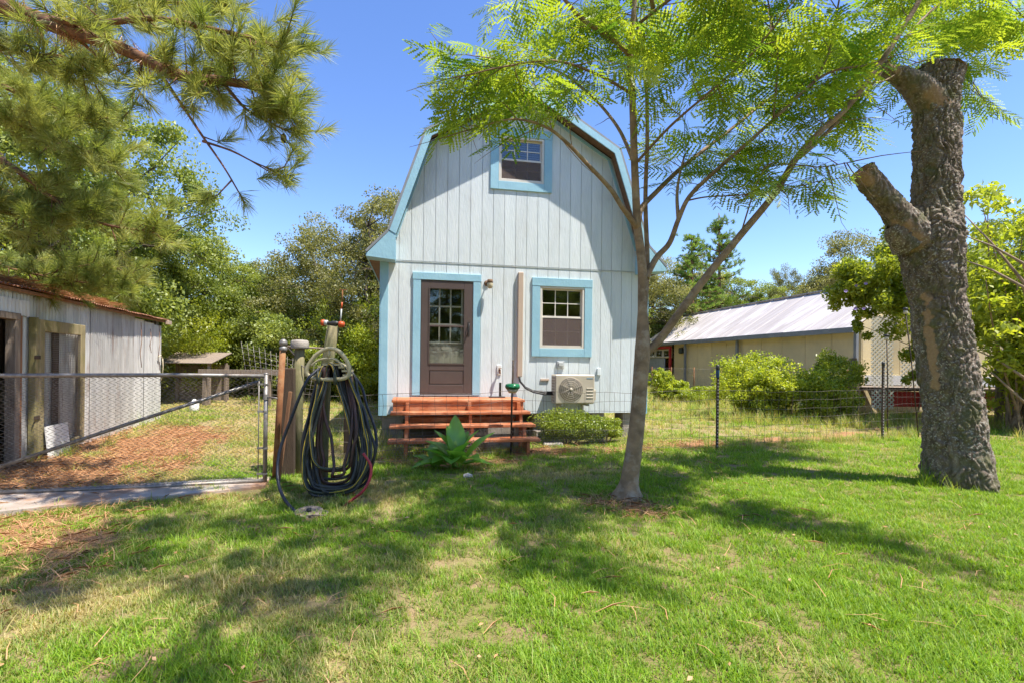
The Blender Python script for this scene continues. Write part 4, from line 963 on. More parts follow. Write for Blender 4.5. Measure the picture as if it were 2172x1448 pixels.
# porch wing with red deck
pw = thing('red_deck', 'red painted low deck with dark edge beam beside the lattice', 'deck', (9.9, 13.0, 0), -.10)
for i in range(6):
    b = MB(); b.cbox((-.4 + i * 1.05, 0, .36), (-.4 + (i + 1) * 1.05 - .006, .04, .76), .004); b.build('skirt_board', M['red'], pw)
b = MB(); b.cbox((-1.3, -.05, .775), (6, .05, .86), .006); b.build('edge_beam', M['darkwood'], pw)
for i in range(9):
    b = MB(); b.cbox((-1.2, .06 + i * .20, .80), (6, .06 + i * .20 + .19, .835), .004); b.build('deck_board', M['greywood'], pw)
for x in (-1.2, 1.2, 3.5, 5.8):
    b = MB(); b.cbox((x, .05, -.05), (x + .1, .15, .8), .004); b.build('post', M['darkwood'], pw)
wing = thing('porch_wing', 'yellow porch wing wall behind the flowering vine', 'building', (9.9, 13.0, 0), -.10)
for i in range(5):
    b = MB(); b.box((.3 + i * 1.2, 1.95, .836), (.3 + (i + 1) * 1.2 - .01, 2.0, 2.9)); b.build('wall_panel', M['yellowpanel'], wing)
b = MB(); b.box((.35, 1.88, .86), (4.8, 1.945, 1.15)); b.build('base_trim', M['white'], wing)
for x in (2.2, 4.6):
    b = MB(); b.cbox((x, 1.83, .86), (x + .09, 1.94, 2.9), .005); b.build('porch_post', M['red'], wing)

def lattice(label, A, rz, w, z0, z1):
    t = thing('lattice_panel', label, 'lattice', A, rz); h = z1 - z0; sp_ = .115; sw = .017
    for lay in (0, 1):
        k = -h
        while k < w:
            # line x = k + s (lay 0) or x = k + h - s (lay 1), s in 0..h, clip to 0..w
            lo = max(0, -k) if lay == 0 else max(0, k + h - w); hi = min(h, w - k) if lay == 0 else min(h, k + h)
            if hi - lo > .04:
                f = (lambda s: k + s) if lay == 0 else (lambda s: k + h - s)
                p, q = Vector((f(lo), .012 * lay, z0 + lo)), Vector((f(hi), .012 * lay, z0 + hi)); e = (q - p).normalized(); nrm = Vector((-e.z, 0, e.x)) * sw
                b = MB(); b.add([p - nrm, q - nrm, q + nrm, p + nrm] + [v + Vector((0, .008, 0)) for v in (p - nrm, q - nrm, q + nrm, p + nrm)], [(0, 1, 2, 3), (7, 6, 5, 4), (0, 4, 5, 1), (1, 5, 6, 2), (2, 6, 7, 3), (3, 7, 4, 0)])
                b.build('lattice_slat', M['lattice'], t)
            k += sp_
    return t
def lat_at(px0, px1, Y): a = P(px0, 800, Y); c = P(px1, 800, Y); return Vector((a.x, Y, 0)), c.x - a.x
A, w_ = lat_at(1848, 1893, 13.25); lattice('tall narrow white lattice panel on the deck under the flowering vine', A, -.05, w_, .86, 2.75)
A, w_ = lat_at(1911, 1975, 13.15); lattice('low white lattice panel on the deck behind the cut trunk', A, -.05, w_, .86, 1.62)
A, w_ = lat_at(1850, 1895, 12.85); lattice('small white lattice panel closing the gap below the red deck', A, -.05, w_, .30, .80)

# far chain link fence
LF = [Vector((11.5 - .1926 * 26, 26, 0)), Vector((11.5 - .1926 * 13.2, 13.2, 0)), Vector((11.45, 12.0, 0))]
cf = thing('chain_link_fence', 'rusty chain link fence behind the bushes along the long building', 'fence', LF[1])
b = MB(LF[1]); chainlink(b, LF[0], LF[1], .05, 1.25, .075, .0030); chainlink(b, LF[1], LF[2], .05, 1.25, .075, .0028); b.build('chain_link_mesh', M['wire'], cf)
for i in range(8):
    p = LF[1].lerp(LF[0], i / 7); b = MB(LF[1]); b.tube([p - Vector((0, 0, .05)), p + Vector((0, 0, 1.3))], .022, 8); b.build('fence_post', M['rustpipe'], cf)
p = P(1808, 800, 13.1)
b = MB(); b.cbox((-.09, -.06, -.05), (.05, .06, 1.62), .008); b.cbox((.052, -.03, .5), (.14, .03, 1.5), .008); o = b.build('fence_end_post', M['greywood']); o.location = (p.x, 13.05, 0); tag(o, 'grey weathered timber fence post at the end of the bushes by the lattice', 'post')
for px, pb, h, lab in ((2118, 905, 1.55, 'pale weathered timber fence post under the leafy tree right of the cut trunk'), (2139, 900, 1.5, 'dark split timber fence post under the leafy tree right of the cut trunk')):
    p = G(px, pb); b = MB(); b.tube([(0, 0, -.05), (.02, 0, h * .6), (-.03, 0, h)], [.085, .08, .075], 9); o = b.build('timber_post', M['greywood' if px < 2130 else 'darkwood']); o.location = p; tag(o, lab, 'post')
b = thing('green_tub', 'green plastic tub on the ground by the red deck', 'tub', (G(2100, 872).x, 12.6, 0)); mb = MB(); mb.lathe([(0, .12), (.16, .12), (.19, .36), (.21, .37), (.2, .38), (.18, .36), (.15, .14), (0, .14)], (0, 0, 0), 18); mb.build('body', M['greenplastic'], b); mb = MB(); mb.cbox((-.3, -.3, -.03), (.3, .3, .12), .01); mb.build('stand', M['darkwood'], b)
# solar stake lights
for px, pyt, pyb, Y, lab in ((1881, 712, 895, 10.2, 'slim black solar stake light in front of the lattice'), (1921, 656, 905, 9.9, 'leaning tall solar stake light close to the cut trunk')):
    top, bot = P(px, pyt, Y), P(px + (2 if px < 1900 else 28), pyb, Y); bot.z = -.03
    t = thing('solar_light', lab, 'lamp', (bot.x, Y, 0)); b = MB((bot.x, Y, 0)); b.tube([bot, bot.lerp(top, .6) + Vector((.01, 0, 0)), top - Vector((0, 0, .08))], .011, 6); b.build('stake', M['tpost'], t)
    b = MB((bot.x, Y, 0)); b.lathe([(.02, -.10), (.035, -.09), (.035, -.02), (.02, -.02)], top, 10); b.build('lens', M['cream'], t)
    b = MB((bot.x, Y, 0)); b.lathe([(0, .03), (.03, .03), (.046, .015), (.046, -.02), (0, -.02)], top, 10); b.build('cap', M['black'], t)

# old coop, plank rail and wire cage beyond the gate
cp = P(412, 770, 15.5); co = thing('animal_coop', 'small weathered wooden coop with grey roof beyond the gate', 'coop', (cp.x, 15.5, 0), .12)
for i in range(4):
    for sgn in (0, 1):
        b = MB(); m_ = Matrix.Translation((0, -.75 + i * .35, 1.25 + i * .085)) @ Matrix.Rotation(.24, 4, 'X'); b.box((-.85 + .85 * sgn, 0, 0), (-.005 + .85 * sgn, .36, .02), m_); b.build('roof_board', M['greywood'], co)
for x in (-.75, .72):
    for y in (-.6, .5):
        b = MB(); b.cbox((x - .04, y - .04, -.05), (x + .04, y + .04, 1.26), .004); b.build('post', M['greywood'], co)
for i in range(7):
    b = MB(); b.cbox((-.8, .50 + .03, .06 + i * .165), (.8, .555, .06 + i * .165 + .155), .003); b.build('wall_board', M['greywood'], co)
b = MB(); chainlink(b, (-.72, -.62, 0), (.7, -.62, 0), .05, 1.15, .08, .003); b.build('wire_front', M['wire'], co)
rl = P(540, 790, 14.5); r_ = thing('plank_rail', 'pale horizontal plank rail on short posts beyond the gate', 'rail', (rl.x, 14.5, 0), .05)
b = MB(); b.cbox((-1.6, -.02, rl.z - .06), (-.10, .02, rl.z + .09), .004); b.build('plank', M['greywood'], r_); b = MB(); b.cbox((-.09, -.02, rl.z - .05), (1.3, .02, rl.z + .10), .004); b.build('plank', M['greywood'], r_)
for x in (-1.5, .35, 1.2):
    b = MB(); b.cbox((x, .021, -.05), (x + .1, .1, rl.z + .08), .005); b.build('post', M['greywood'], r_)
wc = P(600, 790, 13.2); w = thing('wire_cage_panel', 'leaning wire cage panel behind the gate posts', 'wire panel', (wc.x, 13.2, 0), .2)
b = MB()
for i in range(14): b.tube([(-.75 + i * .1, 0 + i * .02, 0.02), (-1.0 + i * .13, -.1 + i * .05, 1.85 - .045 * i)], .005, 4)
for j in range(12): b.tube([(-.77 - .018 * j, -.01 * j, .05 + j * .15), (.62 + .02 * j, .5, .05 + j * .105)], .005, 4)
b.build('wires', M['wire'], w)
b = MB(); b.tube([(.1, 0, 1.75), (.75, .3, .9)], .018, 6); b.tube([(.1, 0, 1.75), (1.3, .1, 1.70)], .025, 5); b.build('frame_bar', M['greywood'], w)
p = G(412, 872); b = MB(); b.lathe([(0, 0), (.10, 0), (.11, .05), (.11, .22), (.06, .28), (.03, .33), (0, .33)], (0, 0, 0), 12); o = b.build('white_jug', M['white']); o.location = p; tag(o, 'white plastic jug standing on the grass beyond the gate', 'jug')

# ---------------------------------------------------------------- vegetation tools
def unit(v): return v / np.maximum(np.linalg.norm(v, axis=-1, keepdims=True), 1e-9)
def rand_dirs(n, r=rng): return unit(r.normal(size=(n, 3)))
def leaf_diamonds(c, d, nrm, ln, wd, bend=0.12):
    """one folded diamond leaf (4 verts, 1 quad) per centre"""
    d = unit(d); s = unit(np.cross(d, nrm)); nn = np.cross(s, d); ln = np.asarray(ln).reshape(-1, 1); wd = np.asarray(wd).reshape(-1, 1)
    V = np.stack([c - d * ln * .5, c + s * wd * .5 + nn * ln * bend, c + d * ln * .5, c - s * wd * .5 + nn * ln * bend], 1).reshape(-1, 3)
    n = len(c); Fq = np.arange(n * 4).reshape(n, 4); return V, Fq
def leaves_obj(name, c, d, nrm, ln, wd, m, parent, r=rng, vbase=None):
    V, Fq = leaf_diamonds(c, d, nrm, ln, wd); v = r.random(len(c)) if vbase is None else np.clip(vbase + r.normal(size=len(c)) * .22, 0, 1)
    return link(name, np_mesh(name, V, Fq, m, False, np.repeat(v, 4)), None, parent)

class Tubes:                          # many tapering limbs gathered fast
    def __init__(self): self.b = MB()
    def limb(self, pts, r0, r1, n=6):
        m = len(pts); self.b.tube(pts, [r0 + (r1 - r0) * i / (m - 1) for i in range(m)], n, True)

def crown_tree(name, seed, h, rad, low, nclump, nleaf, leaf, matl, bark, trunk_r=.16, olive=0.0, clump=.55):
    """meshes (trunk, crown) of a broadleaf tree: limbs to clumps, leaves through each clump"""
    r_ = np.random.default_rng(seed); pr = random.Random(seed); T = Tubes()
    top = Vector((pr.uniform(-.3, .3), pr.uniform(-.3, .3), h * .42)); fork = Vector((top.x * .5, top.y * .5, max(.3, h * .22)))
    T.limb([Vector((0, 0, -.08)), Vector((top.x * .25 + .05, top.y * .2, fork.z * .5)), fork, top], trunk_r, trunk_r * .55, 8)
    cen = []; zc = (h + low) / 2; hz = (h - low) / 2
    for k in range(nclump):
        u = r_.normal(size=3); u /= np.linalg.norm(u); rr = .45 + .55 * r_.random() ** .5
        wob = 1 + .25 * math.sin(3 * math.atan2(u[1], u[0]) + seed)
        cen.append(Vector((u[0] * rad * rr * wob, u[1] * rad * rr * wob, zc + u[2] * hz * rr)))
    mains = []
    for k in range(7):
        a = k * 2.399 + seed; e = Vector((math.cos(a) * rad * .5, math.sin(a) * rad * .5, low + (h - low) * (.35 + .5 * pr.random())))
        s_ = fork.lerp(top, pr.random()); mid = s_.lerp(e, .5) + Vector((pr.uniform(-.2, .2), pr.uniform(-.2, .2), .15)) 
        T.limb([s_, mid, e], trunk_r * .5, trunk_r * .2, 5); mains += [mid, e]
    mains.append(top)
    cs, vb = [], []
    for c_ in cen:
        m_ = min(mains, key=lambda q: (q - c_).length); mid = m_.lerp(c_, .5) + Vector((pr.uniform(-.2, .2), pr.uniform(-.2, .2), pr.uniform(-.05, .2)))
        T.limb([m_, mid, c_], trunk_r * .16, trunk_r * .05, 3)
        n = int(nleaf / nclump * pr.uniform(.6, 1.4)); rc = clump * pr.uniform(.65, 1.3)
        for q in range(3):                                           # small lobes in a clump
            o_ = np.array(c_) + r_.normal(size=3) * rc * .55; nn = n // 3; dd = rand_dirs(nn, r_)
            pos = o_ + dd * (rc * .62 * r_.random((nn, 1)) ** .45) * np.array([1.15, 1.15, .75]); cs.append(pos); vb.append(np.full(nn, pr.uniform(.2, .8)))
    c = np.concatenate(cs); vb = np.concatenate(vb); n = len(c)
    d = rand_dirs(n, r_); d[:, 2] -= .25; nrm = rand_dirs(n, r_); nrm[:, 2] += .8
    V, Fq = leaf_diamonds(c, d, nrm, leaf * r_.uniform(.7, 1.35, n), leaf * .55 * r_.uniform(.7, 1.3, n))
    var = np.clip(vb + r_.normal(size=n) * .2, 0, 1)
    return T.b.mesh(name + '_trunk', bark), np_mesh(name + '_crown', V, Fq, matl, False, np.repeat(var, 4))
def place_tree(meshes, name, label, loc, rz, sc, cat='tree', group=None, parts=('trunk', 'crown')):
    t = thing(name, label, cat, loc, rz, group); t.scale = sc if hasattr(sc, '__len__') else (sc, sc, sc)
    link(parts[0], meshes[0], None, t); link(parts[1], meshes[1], None, t); return t

def needle_mesh(name, bases, dirs, matl, n=70, ln=.17, w=.0035, spread=1.0, seed=1, twig=.12, var=None, droop=.0):
    """needle brushes: n thin needles along the last bit of each twig"""
    r_ = np.random.default_rng(seed); B = np.repeat(bases, n, 0); D = np.repeat(unit(dirs), n, 0); m = len(B)
    t = r_.random((m, 1)); base = B - D * twig * (1 - t)
    rd = rand_dirs(m, r_); perp = unit(rd - D * np.sum(rd * D, 1, keepdims=True)); ph = r_.uniform(.25, 1.15, (m, 1)) * spread * (1.15 - .45 * t)
    nd = unit(D * np.cos(ph) + perp * np.sin(ph)); nd[:, 2] -= droop; nd = unit(nd)
    L = ln * r_.uniform(.7, 1.15, (m, 1)); sd = unit(np.cross(nd, rand_dirs(m, r_))) * w * .5
    mid = base + nd * L * .55; tip = base + nd * L; tip[:, 2] -= L[:, 0] * .06
    V = np.stack([base - sd, base + sd, mid + sd * .9, tip, mid - sd * .9], 1).reshape(-1, 3); Fq = np.arange(m * 5).reshape(m, 5)
    tv = r_.random(len(bases)) if var is None else var
    v = np.clip(np.repeat(tv, n) + r_.normal(size=m) * .15, 0, 1); return np_mesh(name, V, Fq, matl, False, np.repeat(v, 5))

# ---------------------------------------------------------------- background trees
OAK = [crown_tree('oak%d' % i, 11 + i, 7.0, 2.9, .9, 100, 60000, .088, M['oakleaf'], M['oakbark'], .17) for i in range(3)]
OLV = [crown_tree('olive%d' % i, 31 + i, 6.6, 2.8, .5, 96, 56000, .078, M['oakolive'], M['oakbark'], .15) for i in range(2)]
BUSH = [crown_tree('bush%d' % i, 51 + i, 2.2, 1.5, .05, 50, 24000, .066, m_, M['twig'], .05, clump=.42) for i, m_ in enumerate((M['oakleaf'], M['brightleaf'], M['brightleaf']))]
def tree_at(kind, i, px, py_top, Y, label, group, h0, sxy=1.0, nm='oak_tree'):
    top = P(px, py_top, Y); s = top.z / h0
    place_tree(kind[i % len(kind)], nm, label, (top.x, Y, 0), rnd.uniform(0, 6.28), (s * sxy, s * sxy, s), 'tree', group)
LG = 'broadleaf trees beyond the shed and gate'
# (variety, px, top, depth, width factor, label)
for k, (kd, i, px, pt, Y, sx, lab) in enumerate([
    (OAK, 0, 130, 165, 13.6, .92, 'tall spreading oak rising behind the corrugated shed'),
    (OAK, 1, -60, 130, 16.0, 1.0, 'large oak tree behind the pine boughs and shed roof'),
    (OAK, 2, 300, 440, 17.5, 1.0, 'mid height oak standing beyond the end of the corrugated shed'),
    (OAK, 1, 415, 520, 20.0, 1.2, 'leafy green oak behind the small coop'),
    (OAK, 0, 505, 562, 22.0, 1.25, 'low rounded oak behind the plank rail'),
    (OAK, 1, 585, 590, 26.0, 1.4, 'distant oak in the dip of the tree line'),
    (OLV, 1, 655, 560, 22.0, 1.1, 'olive leaved oak behind the hose post'),
    (OLV, 0, 735, 475, 20.0, 1.0, 'twiggy olive oak between the hose post and the house'),
    (OLV, 1, 812, 415, 18.5, .95, 'tall olive oak rising behind the left eave of the house'),
    (OLV, 0, 905, 440, 24.0, 1.0, 'olive oak mostly hidden behind the house'),
    (OAK, 2, 130, 430, 15.0, 1.2, 'dense oak just behind the shed roof'),
    (OAK, 1, 1010, 560, 27.0, 1.3, 'oak wholly screened by the pale blue house'),
    (OLV, 1, 1120, 560, 29.0, 1.3, 'olive oak wholly screened by the pale blue house'),
    (OAK, 0, 1230, 560, 28.0, 1.3, 'broad oak behind the right half of the house'),
    (OLV, 0, 1330, 555, 30.0, 1.2, 'olive oak behind the right eave of the house'),
    (OLV, 0, 1415, 540, 33.0, 1.0, 'grey green oak between the house and the long metal roof'),
    (OAK, 1, 1500, 585, 36.0, 1.2, 'oak behind the far end of the long metal roof'),
    (OAK, 2, 1605, 600, 37.0, 1.1, 'low oak above the ridge of the long metal roof'),
    (OLV, 1, 1675, 572, 34.0, .6, 'small oak poking above the ridge of the metal roof'),
    (OAK, 0, 1760, 590, 31.0, 1.0, 'rounded oak behind the near end of the metal roof'),
    (OLV, 0, 1850, 490, 24, 1.0, 'dark olive oak behind the flowering vine'),
    (OAK, 1, 1960, 520, 24.0, 1.1, 'oak hidden behind the cut trunk and vine'),
    (OAK, 2, 2120, 480, 19.0, 1.1, 'oak behind the yellow green leafy tree'),
    (OAK, 0, 2290, 430, 18.0, 1.1, 'large oak at the right end behind the deck')]):
    tree_at(kd, i, px, pt, Y, lab, None, 7.0 if kd is OAK else 6.6, sx)
# understory that closes the view under the crowns
SHR = [(330, 16, 1.0, 2, 'yellow green shrub at the far end of the corrugated shed'), (395, 18, 1.1, 2, 'yellow green shrub leaning over the small coop'), (470, 19.5, 1.3, 0, 'leafy shrub between the coop and the plank rail'), (535, 20.5, 1.3, 0, 'leafy shrub behind the plank rail'), (600, 20, 1.3, 0, 'leafy shrub behind the wire cage panel'),
       (660, 19, 1.2, 0, 'leafy shrub behind the capped post'), (715, 18, 1.2, 0, 'leafy shrub behind the hose post'), (760, 17.5, .95, 1, 'feathery bright shrub between the hose post and the house'), (800, 17.5, 1.05, 1, 'feathery bright shrub touching the view of the blue corner board'), (1400, 31, 1.5, 0, 'dark shrub in the gap between house and long building'), (860, 19, 1.4, 0, 'shrub hidden behind the pale blue house'), (270, 18, 1.6, 0, 'tall shrub rising just above the shed roof end'), (200, 15.5, 1.5, 0, 'shrub hidden behind the shed roof')]
for k, (px, Y, s, i, lab) in enumerate(SHR):
    p = P(px, 800, Y); place_tree(BUSH[i], 'shrub', lab, (p.x, Y, 0), k * 1.7, (s * 1.15, s * 1.15, s * 1.35), 'shrub', 'shrubs at the foot of the tree line', ('stems', 'crown'))
# trees behind the camera, seen in the window panes
for k, (x, y) in enumerate(((-8, -12), (-2.5, -13.5), (3, -12), (8.5, -13), (14, -11.5))):
    place_tree(OAK[k % 3], 'oak_tree', 'large oak tree mirrored in the house windows', (x, y, 0), k, (1.45, 1.45, 1.3), 'tree', 'oak trees mirrored in the windows')

# far pines
def far_pine(seed, h):
    pr = random.Random(seed); T = Tubes(); T.limb([Vector((0, 0, -.1)), Vector((.1, 0, h * .5)), Vector((0, .1, h))], .2, .03, 8); bs, ds = [], []
    z = h * .25
    while z < h * .98:
        L = (1 - (z / h)) * h * .27 + .5; n = 4
        for k in range(n):
            a = pr.uniform(0, 6.28); l = L * pr.uniform(.6, 1.1); d = Vector((math.cos(a), math.sin(a), pr.uniform(-.05, .35))); s_ = Vector((0, 0, z)); e = s_ + d * l
            T.limb([s_, s_.lerp(e, .5) - Vector((0, 0, .08 * l)), e], .05, .015, 4)
            for q in range(int(6 + 9 * l)):
                f = pr.uniform(.25, 1.0); p = s_.lerp(e, f) + Vector((pr.gauss(0, .16), pr.gauss(0, .16), pr.gauss(.04, .12))); dd = d * .6 + Vector((pr.gauss(0, .5), pr.gauss(0, .5), pr.uniform(0, 1.0))); bs.append(p); ds.append(dd)
        z += pr.uniform(.34, .6)
    return T.b.mesh('pine_trunk', M['pinebark']), needle_mesh('pine_needles', np.array(bs), np.array(ds), M['darkpine'], 22, .22, .022, 1.1, seed, .15)
fp1 = far_pine(5, 11.0); fp2 = far_pine(9, 11.0)
for (px, pt, Y, m_, lab, sx) in ((1528, 452, 30, fp1, 'tall dark pine with pointed top behind the metal roof', .9), (1470, 500, 29, fp2, 'shorter full pine beside the taller pointed pine', 1.1)):
    top = P(px, pt, Y); s = top.z / 11.0; place_tree(m_, 'pine_tree', lab, (top.x, Y, 0), 1.0, (s * sx, s * sx, s), 'tree', None, ('trunk', 'needles'))

# ---------------------------------------------------------------- great cut trunk
def bark_trunk(path, radii, org, nseg=110, nring=260, amp=.022, seed=0.0, flare=None, capn=True, patch=None):
    pts = smooth_path(path, max(2, nring // (len(path) - 1))); m = len(pts)
    rr = np.interp(np.linspace(0, 1, m), np.linspace(0, 1, len(radii)), radii)
    vs, var = [], []
    up = Vector((0, -1, 0))
    for i, p in enumerate(pts):
        t = (pts[min(i + 1, m - 1)] - pts[max(i - 1, 0)]).normalized(); u = (up - t * up.dot(t)).normalized(); w = t.cross(u)
        f = i / (m - 1)
        for k in range(nseg):
            a = 2 * math.pi * k / nseg; d = u * math.cos(a) + w * math.sin(a)
            q = p + d * rr[i]; s = Vector((q.x * 1.0, q.y * 1.0, q.z * .24))
            big = noise.noise(s * 3.0 + Vector((seed, 0, 0))) * .055 * (rr[i] / .3)
            wv = noise.noise_vector(q * 5.0) * .10; vd = noise.voronoi(Vector(((q.x + wv.x) * 19, (q.y + wv.y) * 19, (q.z + wv.z * 1.5) * 3.4)))[0]
            rid = min(1.0, (vd[1] - vd[0]) / .38) * 1.15 - .55 + .35 * noise.noise(Vector((q.x * 9, q.y * 9, q.z * 5)))
            fine = noise.noise(Vector((q.x, q.y, q.z * .6)) * 45) * .30 + noise.noise(Vector((q.x, q.y, q.z)) * 85) * .30
            pv = 0.0
            if patch: pv = patch(a, f, q)
            disp = big + amp * (rid * .8 + fine) * (1 - .85 * pv)
            if flare and f < .16: disp += flare * ((.16 - f) / .16) ** 2 * (1 + .55 * math.sin(a * 4 + 1) + .35 * math.sin(a * 7))
            vs.append(q + d * disp - org); var.append(pv)
    idx = np.arange(m * nseg).reshape(m, nseg); nxt = np.roll(idx, -1, 1)
    Fq = np.stack([idx[:-1], nxt[:-1], nxt[1:], idx[1:]], -1).reshape(-1, 4)
    me = np_mesh('bark', np.array([tuple(v) for v in vs]), Fq, M['bigbark'], True, np.array(var))
    return me, pts, rr
def cut_face(org, c, t, r, seed):
    b = MB(org); n = 40; u = t.orthogonal().normalized(); w = t.cross(u); vs = [c + t * .01]
    for ring, fr in ((1, .55), (2, 1.06)):
        for k in range(n):
            a = 2 * math.pi * k / n; rr = r * fr * (1 + .1 * noise.noise((math.cos(a) * 2, math.sin(a) * 2, seed))); vs.append(c + (u * math.cos(a) + w * math.sin(a)) * rr + t * (.03 * noise.noise((k * .5, ring, seed)) - (.02 if ring == 2 else 0)))
    fs = [(0, 1 + k, 1 + (k + 1) % n) for k in range(n)] + [(1 + k, 1 + n + k, 1 + n + (k + 1) % n, 1 + (k + 1) % n) for k in range(n)]
    b.add(vs, fs, False); return b
TY = 5.82; TB = Vector((P(2033, 1000, TY).x, TY, 0))
ct = thing('cut_tree', 'massive lopped tree trunk with rugged lichen bark and sawn limb stubs', 'tree', TB)
cpts = [TB + Vector((.02, 0, -.06)), P(2026, 930, TY), P(2018, 845, TY), P(2003, 740, TY), P(1992, 642, TY), P(1981, 574, TY), P(1975, 506, TY), P(1986, 438, TY), P(1987, 370, TY), P(1985, 303, TY), P(1984, 250, TY), P(1984, 200, TY), P(1993, 150, TY)]
pxw = [132, 120, 113, 110, 109, 118, 126, 96, 92, 90, 88, 87, 96]
def scar(a, f, q):                                   # bare wood scars on the left side
    v = 0.0
    ang = (a + math.pi) % (2 * math.pi) - math.pi
    for (fc, ac, fh, ah) in ((.26, -1.15, .085, .2),):
        v = max(v, sstep(1.0, .6, math.hypot((f - fc) / fh, (ang - ac) / ah) + .75 * noise.noise(q * 8) + .5 * noise.noise(q * 25)))
    return v
me, pp, rr_ = bark_trunk(cpts, [w / 2 / F * TY - .040 for w in pxw], TB, 230, 520, .033, 0.0, .035, patch=scar); link('trunk', me, None, ct)
tt = (pp[-1] - pp[-4]).normalized(); cut_face(TB, pp[-1], tt, rr_[-1], 2).build('sawn_top', M['cutwood'], ct)
# left stub
bare = lambda a, f, q: .8 * sstep(.15, .6, .5 * noise.noise(q * 11) + noise.noise(q * 3.2 + Vector((4, 0, 0))) + .75 * math.cos(a - 5.3) - .55 + .5 * max(0, .55 - f))
sp_ = [P(1985, 545, TY), P(1940, 500, TY - .05), P(1900, 450, TY - .12), P(1862, 405, TY - .18), P(1828, 362, TY - .22)]
me, pp, rr_ = bark_trunk(sp_, [.26, .19, .135, .125, .12], TB, 90, 150, .018, 3.0, patch=bare); lm = link('limb_stub', me, None, ct)
cut_face(TB, pp[-1], (pp[-1] - pp[-4]).normalized(), rr_[-1], 5).build('sawn_end', M['cutwood'], ct)
sp_ = [P(1990, 235, TY), P(1955, 195, TY - .04), P(1915, 165, TY - .06), P(1886, 150, TY - .08), P(1868, 134, TY - .1)]
me, pp, rr_ = bark_trunk(sp_, [.20, .16, .11, .08, .045], TB, 70, 100, .016, 6.0, patch=bare); link('limb_stub', me, None, ct)
kn = [P(1925, 520, TY - .05), P(1900, 490, TY - .1), P(1890, 478, TY - .12)]
me, pp, rr_ = bark_trunk(kn, [.16, .11, .05], TB, 40, 30, .02, 8.0); link('knot', me, None, ct)
kn = [P(2060, 985, TY - .1), P(2088, 975, TY - .18), P(2098, 990, TY - .2)]
me, pp, rr_ = bark_trunk(kn, [.14, .10, .04], TB, 40, 30, .016, 9.0); link('root_burl', me, None, ct)

# ---------------------------------------------------------------- mimosa tree
MBs = Vector((1.19, 5.1, 0))
mim = thing('mimosa_tree', 'slender tan trunked tree with feathery bright green fronds arching over the yard', 'tree', MBs)
def pxp(lst): return [P(*q) for q in lst]
trunk = [MBs + Vector((0, 0, -.06))] + pxp([(1336, 1015, 5.1), (1345, 950, 5.1), (1353, 880, 5.1), (1358, 810, 5.1), (1363, 740, 5.1), (1363, 660, 5.12), (1362, 570, 5.12), (1352, 480, 5.12)])
b = MB(MBs); tp = smooth_path(trunk, 8); tw = np.interp(np.linspace(0, 1, len(tp)), np.linspace(0, 1, 9), [.128, .092, .083, .078, .075, .080, .050, .047, .042])
n = 28; vs = []
for i, p in enumerate(tp):
    for k in range(n):
        a = 2 * math.pi * k / n; r_ = tw[i] * (1 + .05 * noise.noise((math.cos(a) * 1.5, math.sin(a) * 1.5, p.z * 2)) + .02 * noise.noise((math.cos(a) * 5, math.sin(a) * 5, p.z * 12)))
        if p.z < .22: r_ *= 1 + .55 * (1 - max(p.z, 0) / .22) ** 2 * (.6 + .7 * max(0, math.sin(a * 3 + .6)))
        vs.append(p + Vector((math.cos(a) * r_, math.sin(a) * r_, 0)))
fs = [(i * n + k, i * n + (k + 1) % n, (i + 1) * n + (k + 1) % n, (i + 1) * n + k) for i in range(len(tp) - 1) for k in range(n)]
b.add(vs, fs, True); b.build('trunk', M['mimosabark'], mim)
